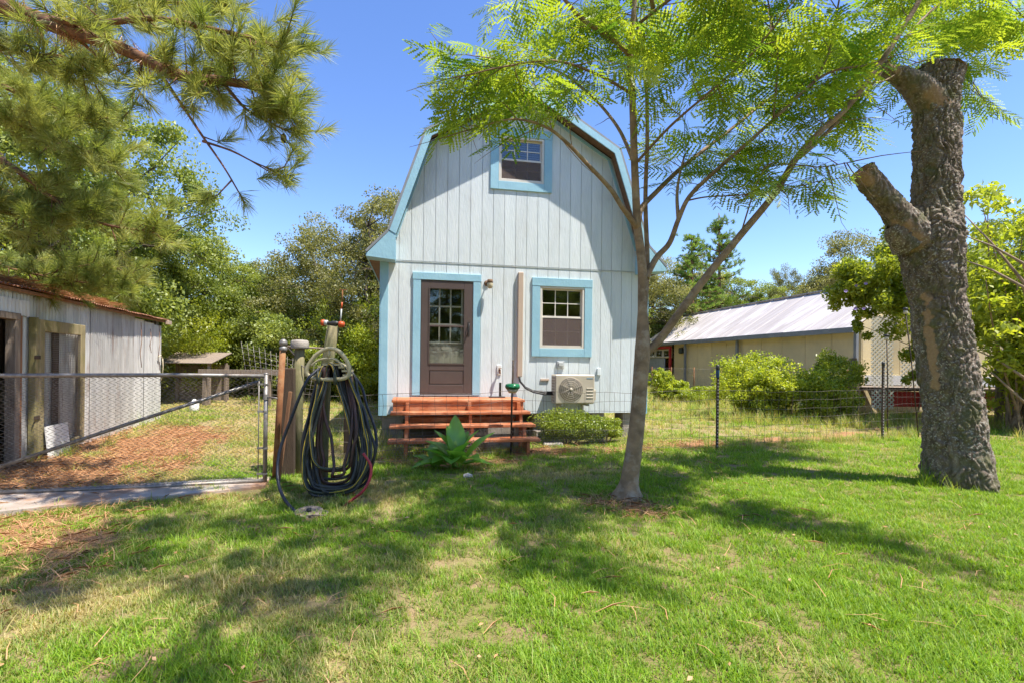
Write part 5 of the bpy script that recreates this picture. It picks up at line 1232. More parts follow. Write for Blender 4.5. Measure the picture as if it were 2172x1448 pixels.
LIMBS = [  # path (px, py, depth), radii, twigs start fraction
    ([(1352, 486, 5.12), (1346, 350, 5.05), (1341, 200, 4.95), (1336, 112, 4.9), (1343, 40, 4.85), (1350, -60, 4.8), (1352, -190, 4.75)], (.044, .018), .45),
    ([(1336, 116, 4.9), (1290, 75, 4.75), (1240, 45, 4.6), (1198, 0, 4.5), (1150, -70, 4.4), (1090, -160, 4.3)], (.030, .010), .1),
    ([(1368, 640, 5.2), (1373, 559, 5.25), (1369, 423, 5.3), (1373, 282, 5.3), (1368, 131, 5.3), (1350, 47, 5.3), (1330, -60, 5.3), (1300, -170, 5.3)], (.030, .012), .55),
    ([(1350, 482, 5.12), (1320, 440, 5.0), (1293, 399, 4.9), (1245, 348, 4.75), (1204, 305, 4.65), (1162, 272, 4.55), (1105, 254, 4.45), (1058, 258, 4.4), (1005, 274, 4.35)], (.030, .006), .45),
    ([(1354, 470, 5.12), (1362, 440, 5.2), (1392, 408, 5.3), (1439, 362, 5.4), (1486, 324, 5.5), (1550, 275, 5.6), (1612, 225, 5.7), (1650, 197, 5.75), (1725, 146, 5.85), (1800, 90, 5.9)], (.034, .008), .3),
    ([(1370, 590, 5.15), (1392, 548, 5.2), (1420, 516, 5.2), (1439, 466, 5.15), (1462, 418, 5.1), (1509, 371, 5.0), (1584, 305, 4.9), (1641, 254, 4.8), (1725, 176, 4.75), (1772, 150, 4.7), (1830, 140, 4.65)], (.036, .008), .35),
    ([(1372, 745, 5.1), (1398, 722, 5.08), (1440, 665, 5.0), (1500, 585, 4.95), (1570, 500, 4.9), (1640, 415, 4.85), (1690, 335, 4.8), (1740, 280, 4.75), (1800, 225, 4.7), (1870, 130, 4.65), (1945, 10, 4.6), (1990, -90, 4.55), (2020, -180, 4.5)], (.047, .018), .5),
    ([(1695, 335, 4.8), (1730, 305, 4.85), (1790, 245, 4.95), (1850, 180, 5.05), (1920, 80, 5.2), (2000, 0, 5.4), (2060, -60, 5.6)], (.022, .010), .25),
    ([(1790, 248, 4.95), (1830, 185, 5.3), (1880, 170, 5.6), (1940, 135, 5.9), (2010, 130, 6.3), (2070, 190, 6.6)], (.014, .004), .5),
    ([(1725, 176, 4.75), (1755, 120, 4.7), (1770, 60, 4.65), (1780, 0, 4.6), (1800, -90, 4.55)], (.014, .006), .1),
    ([(1640, 255, 4.8), (1650, 130, 4.75), (1640, 60, 4.7), (1628, 0, 4.65), (1600, -90, 4.6)], (.010, .005), .1),
    ([(1439, 466, 5.15), (1436, 420, 5.2), (1440, 380, 5.25), (1452, 330, 5.3)], (.022, .010), .6),
    ([(1462, 425, 5.1), (1500, 418, 5.0), (1560, 415, 4.9), (1640, 408, 4.8), (1700, 395, 4.7)], (.009, .004), .5),
    ([(1570, 500, 4.9), (1620, 360, 4.7), (1680, 350, 4.6), (1740, 355, 4.5), (1800, 345, 4.4)], (.008, .004), .45),
    ([(1346, 350, 5.05), (1310, 270, 5.3), (1250, 200, 5.6), (1180, 150, 5.9), (1090, 130, 6.1), (1010, 120, 6.2)], (.022, .006), .25),
    ([(1341, 200, 4.95), (1270, 160, 4.6), (1180, 130, 4.3), (1080, 140, 4.1), (990, 160, 4.0)], (.018, .005), .25),
    ([(1343, 60, 4.85), (1420, 0, 4.4), (1500, -60, 4.1), (1560, -140, 3.8)], (.018, .008), .15),
    ([(1346, 350, 5.05), (1420, 270, 4.8), (1500, 200, 4.5), (1580, 130, 4.3), (1640, 60, 4.1)], (.016, .006), .3),
    ([(1920, 80, 5.2), (2000, 50, 6.1), (2070, 55, 6.7), (2130, 40, 7.1)], (.012, .005), .3),
    ([(2010, 130, 6.3), (2055, 165, 6.6), (2090, 215, 6.9)], (.007, .003), .15),
    ([(2060, -60, 5.6), (2110, -25, 5.9), (2165, 30, 6.2)], (.009, .004), .1),
    ([(1368, 131, 5.3), (1450, 80, 5.6), (1540, 60, 5.9), (1620, 60, 6.2)], (.014, .006), .15),
]
fr_base, fr_dir, fr_up = [], [], []
pr = random.Random(42); tw_b = MB(MBs); tw_n = 0
UPL = []                                             # limbs that arch overhead towards the camera side, above the view
for (sx, sy, ex, ey, ez) in ((1.3, 4.7, -.5, 1.5, 6.3), (1.4, 4.6, 1.3, 1.1, 6.4), (1.7, 4.6, 2.9, 2.3, 6.2), (2.2, 4.6, 4.9, 2.7, 6.0)):
    UPL.append(([Vector((sx, sy, 4.75)), Vector((sx * .6 + ex * .4, sy * .6 + ey * .4, 5.6)), Vector((sx * .25 + ex * .75, sy * .25 + ey * .75, ez + .25)), Vector((ex, ey, ez))], (.022, .006), .25))
def add_twig(p, d, ln, rad):
    global tw_n
    q = [p]; dirv = d.normalized(); n_ = 5
    for i in range(n_):
        dirv = (dirv + Vector((pr.gauss(0, .14), pr.gauss(0, .14), pr.gauss(-.02, .10)))).normalized(); q.append(q[-1] + dirv * ln / n_)
    tw_b.tube(q, [rad * (1 - .75 * i / n_) for i in range(n_ + 1)], 4, False); tw_n += 1
    k = 0; s = .22
    while s < 1.0:
        i = min(n_ - 1, int(s * n_)); f = s * n_ - i; pos = q[i].lerp(q[i + 1], f); ax = (q[i + 1] - q[i]).normalized()
        side = ax.cross(Vector((0, 0, 1))); side = side.normalized() if side.length > .05 else Vector((1, 0, 0))
        a = (1 if k % 2 else -1) * pr.uniform(.6, 1.25); dv = (ax * math.cos(a) + side * math.sin(a) + Vector((0, 0, pr.uniform(-.35, .25)))).normalized()
        fr_base.append(pos); fr_dir.append(dv); k += 1; s += pr.uniform(.045, .075) / ln * 1.2
    fr_base.append(q[-1]); fr_dir.append(dirv)
for path, (r0, r1), st_ in LIMBS + UPL:
    pts = [p if isinstance(p, Vector) else P(*p) for p in path]; sp = smooth_path(pts, 6); m = len(sp)
    b = MB(MBs); b.tube(sp, [r0 + (r1 - r0) * (i / (m - 1)) ** .8 for i in range(m)], 10); b.build('limb', M['mimosabark'] if r0 > .02 else M['twig'], mim)
    L = sum((sp[i + 1] - sp[i]).length for i in range(m - 1)); nt_ = int(L * (1 - st_) * (6.3 if isinstance(path[0], tuple) else 6.0)) + 3
    for k in range(nt_):
        f = st_ + (1 - st_) * (k + pr.random()) / nt_; i = min(m - 2, int(f * (m - 1))); p = sp[i].lerp(sp[i + 1], f * (m - 1) - i); ax = (sp[i + 1] - sp[i]).normalized()
        h = Vector((pr.gauss(0, 1), pr.gauss(.75, .8), pr.gauss(.30, .45))).normalized(); d = (h + ax * .6); add_twig(p, d, pr.uniform(.28, .72) * (1.0 if f < .95 else .8), .005)
    add_twig(sp[-1], sp[-1] - sp[-3], .6, .006)
# hanging sprays named by their place against the sky
for (px, py, Y, ex, ey) in ((1700, 390, 4.7, 1745, 420), (1790, 345, 4.45, 1800, 410), (1810, 350, 4.5, 1850, 380), (985, 160, 4.0, 940, 175), (960, 110, 4.2, 935, 95), (990, 275, 4.35, 920, 240), (1000, 272, 4.35, 1010, 330), (2060, 190, 6.6, 2110, 250), (1950, 135, 5.9, 1890, 200), (1600, 415, 4.85, 1620, 440), (1660, 405, 4.78, 1690, 440), (2010, 130, 6.3, 2090, 120)):
    a = P(px, py, Y); c = P(ex, ey, Y - .05); add_twig(a, c - a, max(.25, (c - a).length), .005)
tw_b.build('twigs', M['twig'], mim)['kind'] = 'stuff'
def frond_template(npair, nlf, droop, seed):
    r_ = np.random.default_rng(seed); Vt, Ft = [], []
    def quad(a, b_, c, d): k = len(Vt); Vt.extend([a, b_, c, d]); Ft.append((k, k + 1, k + 2, k + 3))
    def rach(x): return np.array([x, 0, -droop * x * x])
    for i in range(6):
        p, q = rach(i / 6 * .98), rach((i + 1) / 6 * .98); w = np.array([0, .006 * (1 - i / 8), 0]); quad(p - w, q - w, q + w, p + w)
    for i in range(npair):
        x = .16 + .84 * i / (npair - 1); pl = .36 * math.sin(math.pi * (.25 + .62 * i / npair)) + .05; o = rach(x)
        for sg in (-1, 1):
            ang = math.radians(62 - 26 * i / npair + r_.normal() * 4); d = np.array([math.cos(ang), sg * math.sin(ang), -.18 - .15 * droop + r_.normal() * .05]); d /= np.linalg.norm(d); s = np.array([-d[1], d[0], 0]); s /= np.linalg.norm(s)
            lw = .050
            for k in range(nlf):
                c = o + d * pl * (k + .7) / nlf; c = c + np.array([0, 0, -.10 * pl * ((k + 1) / nlf) ** 2]); hl = pl / nlf * .62; L_ = lw * (1 - .45 * abs(2 * (k + .5) / nlf - .9))
                quad(c - s * L_ + d * hl * .9, c - d * hl, c + s * L_ + d * hl * .9, c + d * hl * 1.2)
    return np.array(Vt), np.array(Ft)
def picture_pos(p):                                  # where a point shows in the photograph
    x, y = p.x / p.y * F, (CAMH - p.z) / p.y * F; c, s = math.cos(ROLL), math.sin(ROLL); return CX + x * c - y * s, CY + x * s + y * c
edge_x = [700, 895, 915, 1045, 1070, 1250, 1340, 1400, 1500, 1620, 1750, 1830, 1842, 1900, 2140, 2400]; edge_y = [20, 60, 250, 290, 262, 215, 270, 350, 385, 400, 405, 400, 240, 190, 235, 235]
keep = []
for i, (p, d) in enumerate(zip(fr_base, fr_dir)):     # the crown's under side ends where the tree's does
    q = p + d * .16; x, y = picture_pos(q) if q.y > .5 else (0, -999); lim = np.interp(x, edge_x, edge_y)
    if q.y < 5.9 and 1835 < x < 2070: lim = min(lim, 85)
    if q.y < 5.9 and 1785 < x <= 1835: lim = min(lim, 300)
    if y < lim + pr.gauss(0, 12) and (x > 905 + pr.gauss(0, 10) or y < -40): keep.append(i)
fr_base = [fr_base[i] for i in keep]; fr_dir = [fr_dir[i] for i in keep]
temps = [frond_template(8, 5, .25, 1), frond_template(9, 5, .45, 2), frond_template(7, 5, .1, 3), frond_template(8, 5, .7, 4)]
nb = len(fr_base); FB = np.array([tuple(p) for p in fr_base]); FD = unit(np.array([tuple(p) for p in fr_dir])); rf = np.random.default_rng(3)
allV, allF, allv = [], [], []; off = 0
for ti, (TV, TF) in enumerate(temps):
    idx = np.arange(nb)[np.arange(nb) % len(temps) == ti]; B_, D_ = FB[idx], FD[idx].copy(); D_[:, 2] -= .12; D_ = unit(D_)
    upv = np.array([0, 0, 1.0]) + rf.normal(size=(len(idx), 3)) * .35; S_ = unit(np.cross(upv, D_)); U_ = np.cross(D_, S_)
    sc = rf.uniform(.22, .40, (len(idx), 1, 1)); R_ = np.stack([D_, S_, U_], 1)
    W_v = B_[:, None, :] + np.einsum('tk,nkj->ntj', TV, R_) * sc; n_, t_ = W_v.shape[:2]
    allV.append((W_v - np.array(MBs)).reshape(-1, 3)); allF.append((TF[None] + (np.arange(n_) * t_)[:, None, None]).reshape(-1, 4) + off); off += n_ * t_
    allv.append(np.repeat(rf.random(n_), t_))
cm = np_mesh('fronds', np.concatenate(allV), np.concatenate(allF), M['mimosaleaf'], False, np.concatenate(allv)); link('crown', cm, None, mim)
print('mimosa fronds', nb, 'quads', sum(len(f) for f in allF))

# ---------------------------------------------------------------- pine at the left, its trunk just outside the view
PT = Vector((-7.0, 3.3, 0)); pine = thing('pine_tree', 'large pine whose drooping needle laden boughs reach over the shed and gate', 'tree', PT)
b = MB(PT); b.tube(smooth_path([PT + Vector((0, 0, -.1)), PT + Vector((.05, .05, 3)), PT + Vector((.2, 0, 7)), PT + Vector((.1, .1, 12))], 8), np.linspace(.26, .10, 25), 16); b.build('trunk', M['pinebark'], pine)
BOUGH = [
    ([PT + Vector((.1, 0, 5.6)), (-160, -70, 4.3), (0, 8, 4.4), (120, 55, 4.35), (250, 100, 4.3), (380, 160, 4.25), (470, 172, 4.2), (560, 190, 4.15), (610, 225, 4.1)], (.11, .02), 11),
    ([(90, 40, 4.35), (200, 50, 4.2), (330, 40, 4.1), (440, 60, 4.0), (530, 80, 3.95), (600, 105, 3.9)], (.035, .01), 20),
    ([(380, 160, 4.25), (450, 150, 4.3), (520, 90, 4.4), (580, 110, 4.5), (650, 110, 4.55)], (.03, .008), 16),
    ([(250, 100, 4.3), (330, 150, 4.3), (380, 215, 4.25), (430, 290, 4.2), (475, 355, 4.15), (520, 432, 4.1)], (.022, .005), 3),
    ([(430, 300, 4.2), (490, 320, 4.2), (540, 345, 4.2), (590, 365, 4.2)], (.012, .004), 5),
    ([(150, 70, 4.35), (220, 130, 4.4), (270, 165, 4.45), (320, 225, 4.5)], (.018, .005), 5),
    ([(470, 172, 4.2), (520, 230, 4.2), (570, 260, 4.25), (625, 285, 4.25)], (.018, .005), 12),
    ([PT + Vector((.1, .1, 6.2)), (-100, -120, 4.8), (80, -60, 4.8), (220, -20, 4.7), (350, 5, 4.6), (480, 10, 4.5)], (.05, .01), 22),
    ([PT + Vector((.1, .1, 4.8)), (-120, 120, 5.6), (0, 180, 5.8), (90, 220, 5.9), (170, 250, 6.0), (230, 250, 6.0)], (.05, .01), 26),
    ([PT + Vector((.1, .1, 4.3)), (-120, 200, 5.4), (0, 250, 5.6), (80, 280, 5.6), (160, 310, 5.6), (240, 350, 5.6)], (.05, .01), 26),
    ([PT + Vector((.1, .1, 3.9)), (-120, 290, 5.0), (0, 340, 5.2), (60, 380, 5.3), (110, 420, 5.4), (200, 470, 5.6), (300, 490, 5.7), (350, 500, 5.8)], (.05, .008), 17),
    ([PT + Vector((.1, .1, 4.1)), (-120, 330, 6.2), (0, 400, 6.3), (80, 440, 6.3), (170, 450, 6.4), (260, 440, 6.5)], (.04, .008), 22),
    ([PT + Vector((.1, .1, 3.4)), (-150, 400, 5.2), (-20, 440, 5.3), (40, 460, 5.4), (90, 480, 5.4)], (.03, .008), 20),
    ([PT + Vector((.1, .1, 3.0)), (-150, 480, 6.6), (0, 560, 6.8), (90, 585, 6.9), (180, 600, 7.0), (280, 610, 7.1)], (.03, .006), 20),
    ([(90, 585, 6.9), (150, 570, 7.0), (220, 560, 7.1), (290, 590, 7.2)], (.012, .005), 18),
    ([PT + Vector((.1, .1, 5.2)), (-100, 60, 5.0), (30, 110, 5.1), (130, 120, 5.1), (200, 150, 5.2)], (.03, .008), 18),
]
bs, ds, cones = [], [], []; pr = random.Random(77); tb = MB(PT)
for path, (r0, r1), dens in BOUGH:
    pts = [p if isinstance(p, Vector) else P(*p) for p in path]; sp = smooth_path(pts, 6); m = len(sp)
    b = MB(PT); b.tube(sp, [max(.004, (r0 + (r1 - r0) * (i / (m - 1)) ** .7) * (1 + .12 * noise.noise((i * .9, r0 * 50, 0)))) for i in range(m)], 9); b.build('bough', M['pinebark'], pine)
    L = sum((sp[i + 1] - sp[i]).length for i in range(m - 1)); skip = .30 if isinstance(path[0], Vector) and not isinstance(path[1], Vector) else .05
    for k in range(int(L * (1 - skip) * dens * (1.25 if dens < 20 else .95))):
        f = skip + (1 - skip) * pr.random() ** .8; i = min(m - 2, int(f * (m - 1))); p = sp[i]; ax = (sp[i + 1] - sp[i]).normalized()
        side = Vector((pr.gauss(0, 1), pr.gauss(0, 1), pr.gauss(.25, .6))); side = (side - ax * side.dot(ax)).normalized(); d = (ax * pr.uniform(.3, 1.0) + side).normalized(); ln = pr.uniform(.10, .45)
        mid = p + d * ln * .5 + Vector((0, 0, -.03)); e = p + d * ln + Vector((0, 0, pr.uniform(-.06, .06))); tb.tube([p, mid, e], [.007, .005, .003], 4, False)
        bs.append(e); ds.append((e - mid) + Vector((0, 0, .02)))
        if ln > .25: 
            bs.append(mid + Vector((pr.gauss(0, .05), pr.gauss(0, .05), pr.gauss(0, .04)))); ds.append(d * .5 + Vector((pr.gauss(0, .5), pr.gauss(0, .5), .4)))
        if pr.random() < .015: cones.append(mid)
    bs.append(sp[-1]); ds.append(sp[-1] - sp[-2])
tb.build('twigs', M['pinebark'], pine)['kind'] = 'stuff'
link('needles', needle_mesh('needles', np.array([tuple(p - PT) for p in bs]), np.array([tuple(d) for d in ds]), M['pineneedle'], 80, .17, .0040, 1.0, 4, .13), None, pine)
for c in cones:
    b = MB(PT); b.lathe([(0, -.05), (.02, -.04), (.028, -.01), (.022, .02), (0, .045)], c, 8); b.build('cone', M['oakbark'], pine)
print('pine tufts', len(bs))
# brown needles caught on the bough
r_ = np.random.default_rng(8); sp = smooth_path([P(*q) for q in ((0, 8, 4.4), (120, 55, 4.35), (250, 100, 4.3), (380, 160, 4.25))], 40)
cb = np.array([tuple(sp[i] - PT) for i in r_.integers(0, len(sp), 60)]) + r_.normal(size=(60, 3)) * .03
link('dead_needles', needle_mesh('dead_needles', cb, np.tile([0, 0, -1.0], (60, 1)) + r_.normal(size=(60, 3)) * .3, M['straw'], 14, .16, .004, .6, 2, .1), None, pine)

# ---------------------------------------------------------------- shrubs, vine, leafy tree, broad leaved plant
def blob_shrub(name, label, loc, size, nleaf, leaf, matl, seed, nlobe=26, rz=0.0, stems=8, asp=.5, shell=.5, spread=.38, lobe=.16):
    r_ = np.random.default_rng(seed); t = thing(name, label, 'shrub', loc, rz); sx, sy, sz = size
    b = MB(); pr = random.Random(seed); cs, vb = [], []
    for k in range(nlobe):
        u = rand_dirs(1, r_)[0]; rr = r_.random() ** .4; c = np.array([u[0] * sx * spread * rr, u[1] * sy * spread * rr, sz * (.5 + .95 * spread * u[2] * rr)]); n = nleaf // nlobe; rc = np.array([sx, sy, sz]) * lobe * r_.uniform(.7, 1.3)
        if k < stems: b.tube([Vector((c[0] * .3, c[1] * .3, -.03)), Vector((c[0] * .6, c[1] * .7, c[2] * .55)), Vector(c)], [.014, .010, .004], 5, False)
        dd = rand_dirs(n, r_); cs.append(c + dd * rc * r_.random((n, 1)) ** shell); vb.append(np.full(n, r_.uniform(.2, .8)))
    c = np.concatenate(cs); c[:, 2] = np.maximum(c[:, 2], .01); n = len(c); d = rand_dirs(n, r_); nrm = rand_dirs(n, r_); nrm[:, 2] += .9
    b.build('stems', M['twig'], t); leaves_obj('crown', c, d, nrm, leaf * r_.uniform(.7, 1.3, n), leaf * asp * r_.uniform(.7, 1.3, n), matl, t, r_, np.concatenate(vb)); return t
p = onwall(3.12, .62); blob_shrub('boxwood_shrub', 'low clipped boxwood shrub below the air conditioner', (p.x, p.y, 0), (1.4, .66, .62), 16000, .034, M['boxleaf'], 5, 60, HANG, asp=.62, shell=.35)
p = onwall(3.85, .55); blob_shrub('boxwood_shrub', 'small rounded boxwood shrub at the right of the clipped shrub', (p.x, p.y, 0), (.8, .62, .52), 8000, .034, M['boxleaf'], 6, 36, HANG, asp=.62, shell=.35)
for k, (px, Y, w_, h, lab) in enumerate(((1580, 13.4, 1.7, 1.75, 'yellow green vine covered bush against the chain link fence'), (1680, 12.9, 1.9, 1.55, 'spreading bright bush in the middle of the chain link fence'), (1765, 12.6, 1.5, 1.65, 'bright bush at the fence end next to the grey timber post'), (1625, 13.0, 1.5, 1.2, 'lower bush filling the gap between the fence bushes'), (1402, 19, 1.1, 1.15, 'small light green bush before the blue grey door'), (1432, 18.6, .9, .8, 'little bush beside the red door frame'), (1478, 18.5, 2.2, .6, 'low weedy growth along the far chain link fence'))):
    q = P(px, 850, Y); blob_shrub('fence_bush', lab, (q.x, Y, 0), (w_ * 1.2, w_, h * 1.05), 11000, .070, M['brightleaf'], 60 + k, 60, shell=.65, spread=.50, lobe=.115)
q = P(1748, 740, 14.2); blob_shrub('dark_shrub', 'dark leafy shrub against the yellowed wall panels', (q.x, 14.0, 0), (1.1, .6, 2.15), 2600, .11, M['boxleaf'], 71, 18)
# flowering vine over the lattice and roof end
vn = thing('flowering_vine', 'yellow green climbing vine with lilac blossoms over the lattice and roof end', 'vine', (P(1990, 800, 12.9).x, 12.9, 0))
o_ = Vector(vn.location); r_ = np.random.default_rng(13); cs, vb = [], []; b = MB(); fl = []
lobes = [(1800, 590, 13.0, .45), (1835, 590, 12.7, .5), (1845, 625, 12.7, .4), (1815, 610, 12.9, .4), (1880, 560, 12.7, .6), (1925, 580, 12.6, .6), (1960, 620, 12.5, .6), (1850, 620, 12.8, .35), (1900, 640, 12.6, .55), (1940, 680, 12.6, .6), (1945, 740, 12.6, .35), (1965, 760, 12.6, .5), (1790, 620, 13.3, .3), (1815, 650, 13.0, .3), (1825, 690, 13.0, .2), (1990, 560, 12.6, .5), (1905, 520, 12.8, .35), (1940, 520, 12.7, .4), (1945, 800, 12.6, .2), (2010, 700, 12.6, .6), (1975, 560, 12.7, .5), (1900, 600, 12.9, .6), (1870, 605, 12.9, .5)]
for (px, py, Y, rr) in lobes:
    c = np.array(P(px, py, Y - .75) - o_)
    for q in range(5):
        c2 = c + r_.normal(size=3) * rr * .5; n = int(520 * rr); dd = rand_dirs(n, r_); cs.append(c2 + dd * rr * .55 * r_.random((n, 1)) ** .45); vb.append(np.full(n, r_.uniform(.25, .85)))
    b.tube([Vector((r_.normal() * .2, 0, -.03)), Vector((c[0] * .25 + .1, c[1] * .3, c[2] * .75)), Vector(c)], [.02, .014, .005], 5, False)
c = np.concatenate(cs); n = len(c); d = rand_dirs(n, r_); d[:, 2] -= .4; nrm = rand_dirs(n, r_); nrm[:, 2] += .7
b.build('stems', M['twig'], vn); leaves_obj('foliage', c, d, nrm, .105 * r_.uniform(.7, 1.3, n), .05 * r_.uniform(.7, 1.3, n), M['brightleaf'], vn, r_, np.concatenate(vb))
for px, py in ((1814, 606), (1792, 618), (1863, 637), (1896, 686), (1834, 602), (1830, 655), (1812, 655)):
    c = P(px, py, 11.6) - o_; b = MB(); 
    for q in range(7): a = q * .9; b.add([c, c + Vector((math.cos(a) * .045, -.03, math.sin(a) * .03)), c + Vector((math.cos(a + .5) * .05, -.045, math.sin(a + .5) * .035)), c + Vector((math.cos(a + .9) * .04, -.03, math.sin(a + .9) * .03))], [(0, 1, 2, 3)])
    b.build('blossom', M['purple'], vn)
# leafy tree at the right edge
ro_ = Vector((11.3, 10.9, 0)); lt = thing('leafy_tree', 'yellow green broad leaved small tree with several thin stems', 'tree', ro_); T = Tubes(); cs, ds, vb = [], [], []; pr = random.Random(5); r_ = np.random.default_rng(21)
for k in range(26):
    px, py = pr.uniform(2075, 2360), pr.uniform(390, 800); Y = pr.uniform(9.8, 12.2); e = P(px, py, Y)
    if px < 2080 and py < 430: e = P(px + 60, py + 60, Y)
    s_ = ro_ + Vector((pr.uniform(-.35, .35), pr.uniform(-.3, .3), -.05)); mid = s_.lerp(e, .5) + Vector((pr.uniform(-.2, .2), 0, .3)); T.limb(smooth_path([s_ - ro_, mid - ro_, e - ro_], 5), pr.uniform(.022, .045), .008, 6)
    for q in range(12):
        f = pr.uniform(.45, 1.05); c0 = s_.lerp(e, f) + Vector((pr.gauss(0, .3), pr.gauss(0, .3), pr.gauss(.1, .25))) - ro_; nn = 60; dd = rand_dirs(nn, r_); cs.append(np.array(c0) + dd * .32 * r_.random((nn, 1)) ** .5 * np.array([1, 1, .7])); vb.append(np.full(nn, pr.uniform(.2, .85)))
for (a_, e_) in (((2172, 600, 9.6), (2040, 450, 10.2)), ((2172, 560, 9.6), (2045, 500, 10.0)), ((2172, 610, 9.5), (2040, 550, 10.1)), ((2170, 850, 9.9), (2060, 760, 10.6)), ((2172, 800, 9.9), (2065, 740, 10.6))):
    a, e = P(*a_), P(*e_); T.limb([ro_ - ro_ + Vector((.4, -.2, .3)), a - ro_, a.lerp(e, .5) - ro_ + Vector((0, 0, .06)), e - ro_], .04, .008, 6)
T.b.build('trunk', M['mimosabark'], lt); c = np.concatenate(cs); n = len(c); d = rand_dirs(n, r_); d[:, 2] -= .2; nrm = rand_dirs(n, r_); nrm[:, 2] += .9
leaves_obj('crown', c, d, nrm, .16 * r_.uniform(.7, 1.3, n), .065 * r_.uniform(.7, 1.3, n), M['brightleaf'], lt, r_, np.concatenate(vb))
# broad leaved plant before the steps
cq = G(965, 992); cn = thing('broadleaf_plant', 'broad leaved green clump plant in front of the red steps', 'plant', (cq.x, cq.y, 0)); pr = random.Random(9)
def big_leaf(base, az, tilt, ln, wd, curl, roll=0.0):
    n, m_ = 10, 5; vs = []; dirh = Vector((math.cos(az), math.sin(az), 0)); side = Vector((-math.sin(az), math.cos(az), 0)); p = Vector(base); t = tilt; stl = .22
    for i in range(n + 1):
        f = i / n; dv = dirh * math.cos(t) + Vector((0, 0, math.sin(t))); up = -dirh * math.sin(t) + Vector((0, 0, math.cos(t)))
        g = max(0, (f - stl) / (1 - stl)); w = .008 if f < stl else 1.45 * wd * (math.sin(math.pi * min(1, g ** .75 * .97 + .03)) ** .8) * .5 + .004
        for j in range(m_):
            u = (j / (m_ - 1) - .5) * 2; vs.append(p + side * (u * w) + up * (abs(u) * w * .38 + .006 * math.sin(g * 14) * abs(u)))
        p = p + dv * ln / n; t -= curl / n
    fs = [(i * m_ + j, i * m_ + j + 1, (i + 1) * m_ + j + 1, (i + 1) * m_ + j) for i in range(n) for j in range(m_ - 1)]
    b = MB(); b.add(vs, fs, True); o = b.build('leaf', M['cannaleaf'], cn); a = o.data.attributes.new('var', 'FLOAT', 'POINT'); a.data.foreach_set('value', np.full(len(vs), pr.random(), dtype=np.float32))
for az, tl, ln, wd, cu in ((1.75, 1.35, .72, .17, .35), (.35, 1.0, .66, .15, .5), (2.3, 1.25, .62, .17, .5), (2.75, .95, .60, .16, .8), (-.9, .9, .50, .18, 1.2), (-1.5, 1.0, .48, .19, 1.5), (-2.2, .8, .50, .17, 1.2), (3.1, .55, .55, .12, .9), (.05, .45, .55, .11, .8), (-.3, .6, .45, .12, .9), (1.0, 1.2, .55, .14, .5), (-1.9, 1.15, .42, .18, .9), (2.6, .35, .5, .12, .6), (-2.7, .5, .6, .13, .9)):
    big_leaf((pr.uniform(-.05, .09), pr.uniform(-.06, .06), 0), az, tl, ln, wd, cu)
for az, tl, ln, wd, cu in ((2.9, 1.1, .62, .15, .45), (.2, 1.15, .6, .15, .45), (-.6, 1.2, .5, .16, .7), (3.5, .9, .55, .15, .8)):
    big_leaf((pr.uniform(-.06, .1), pr.uniform(-.05, .05), 0), az, tl, ln, wd, cu)
for az, tl, ln, wd, cu in ((2.0, 1.1, .36, .13, .5), (2.9, .7, .36, .12, .7), (-2.0, .7, .34, .12, .9), (-1.0, .8, .32, .12, .9), (.8, 1.0, .3, .11, .6), (3.6, .5, .34, .11, .7)):
    big_leaf((-.25 + pr.uniform(-.03, .03), pr.uniform(-.04, .04), 0), az, tl, ln, wd, cu)
def rockpile(name, label, cat, loc, s, m_, seed):
    n, k = 10, 7; vs = []
    for i in range(k):
        ph = math.pi * i / (k - 1)
        for j in range(n):
            a = 2 * math.pi * j / n; d = Vector((math.sin(ph) * math.cos(a), math.sin(ph) * math.sin(a), math.cos(ph))); r_ = 1 + .28 * noise.noise(d * 1.6 + Vector((seed, 0, 0))); vs.append(Vector((d.x * s[0], d.y * s[1], d.z * s[2])) * r_)
    b = MB(); b.add(vs, [(i * n + j, i * n + (j + 1) % n, (i + 1) * n + (j + 1) % n, (i + 1) * n + j) for i in range(k - 1) for j in range(n)], False); o = b.build(name, m_); o.location = loc; tag(o, label, cat)
p = G(992, 1012); rockpile('pale_stone', 'pale stone in the grass beside the broad leaved plant', 'stone', (p.x, p.y, .02), (.06, .04, .035), M['rock'], 1)
p = G(408, 1272); rockpile('bare_mound', 'low bare earth ant mound in the shaded lawn', 'mound', (p.x, p.y, -.01), (.10, .08, .035), M['pinebark'], 3)

# ---------------------------------------------------------------- grass, weeds and pine straw
def tuft_mesh(name, seed, nbl, rad, h, w, lean, flop):
    r_ = np.random.default_rng(seed); Vt, Ft, vv = [], [], []
    for i in range(nbl):
        a = r_.uniform(0, 6.28); rr = rad * r_.random() ** .5; b0 = np.array([math.cos(a) * rr, math.sin(a) * rr, -.006]); az = r_.uniform(0, 6.28); L = h * r_.uniform(.55, 1.25); tl = abs(r_.normal()) * lean + .15
        dh = np.array([math.cos(az), math.sin(az), 0]); sd = np.array([-math.sin(az), math.cos(az), 0]) * w * .5 * r_.uniform(.7, 1.3); p = b0.copy(); k = len(Vt); nseg = 3; t = tl
        for q in range(nseg + 1):
            ww = sd * (1 - .85 * (q / nseg) ** 1.5)
            Vt += [p - ww, p + ww]; p = p + (dh * math.sin(t) + np.array([0, 0, math.cos(t)])) * L / nseg; t += flop * r_.uniform(.4, 1.2)
        for q in range(nseg): Ft.append((k + 2 * q, k + 2 * q + 1, k + 2 * q + 3, k + 2 * q + 2))
        vv += [r_.random()] * ((nseg + 1) * 2)
    return np_mesh(name, np.array(Vt), np.array(Ft), M['grass'], True, np.array(vv))
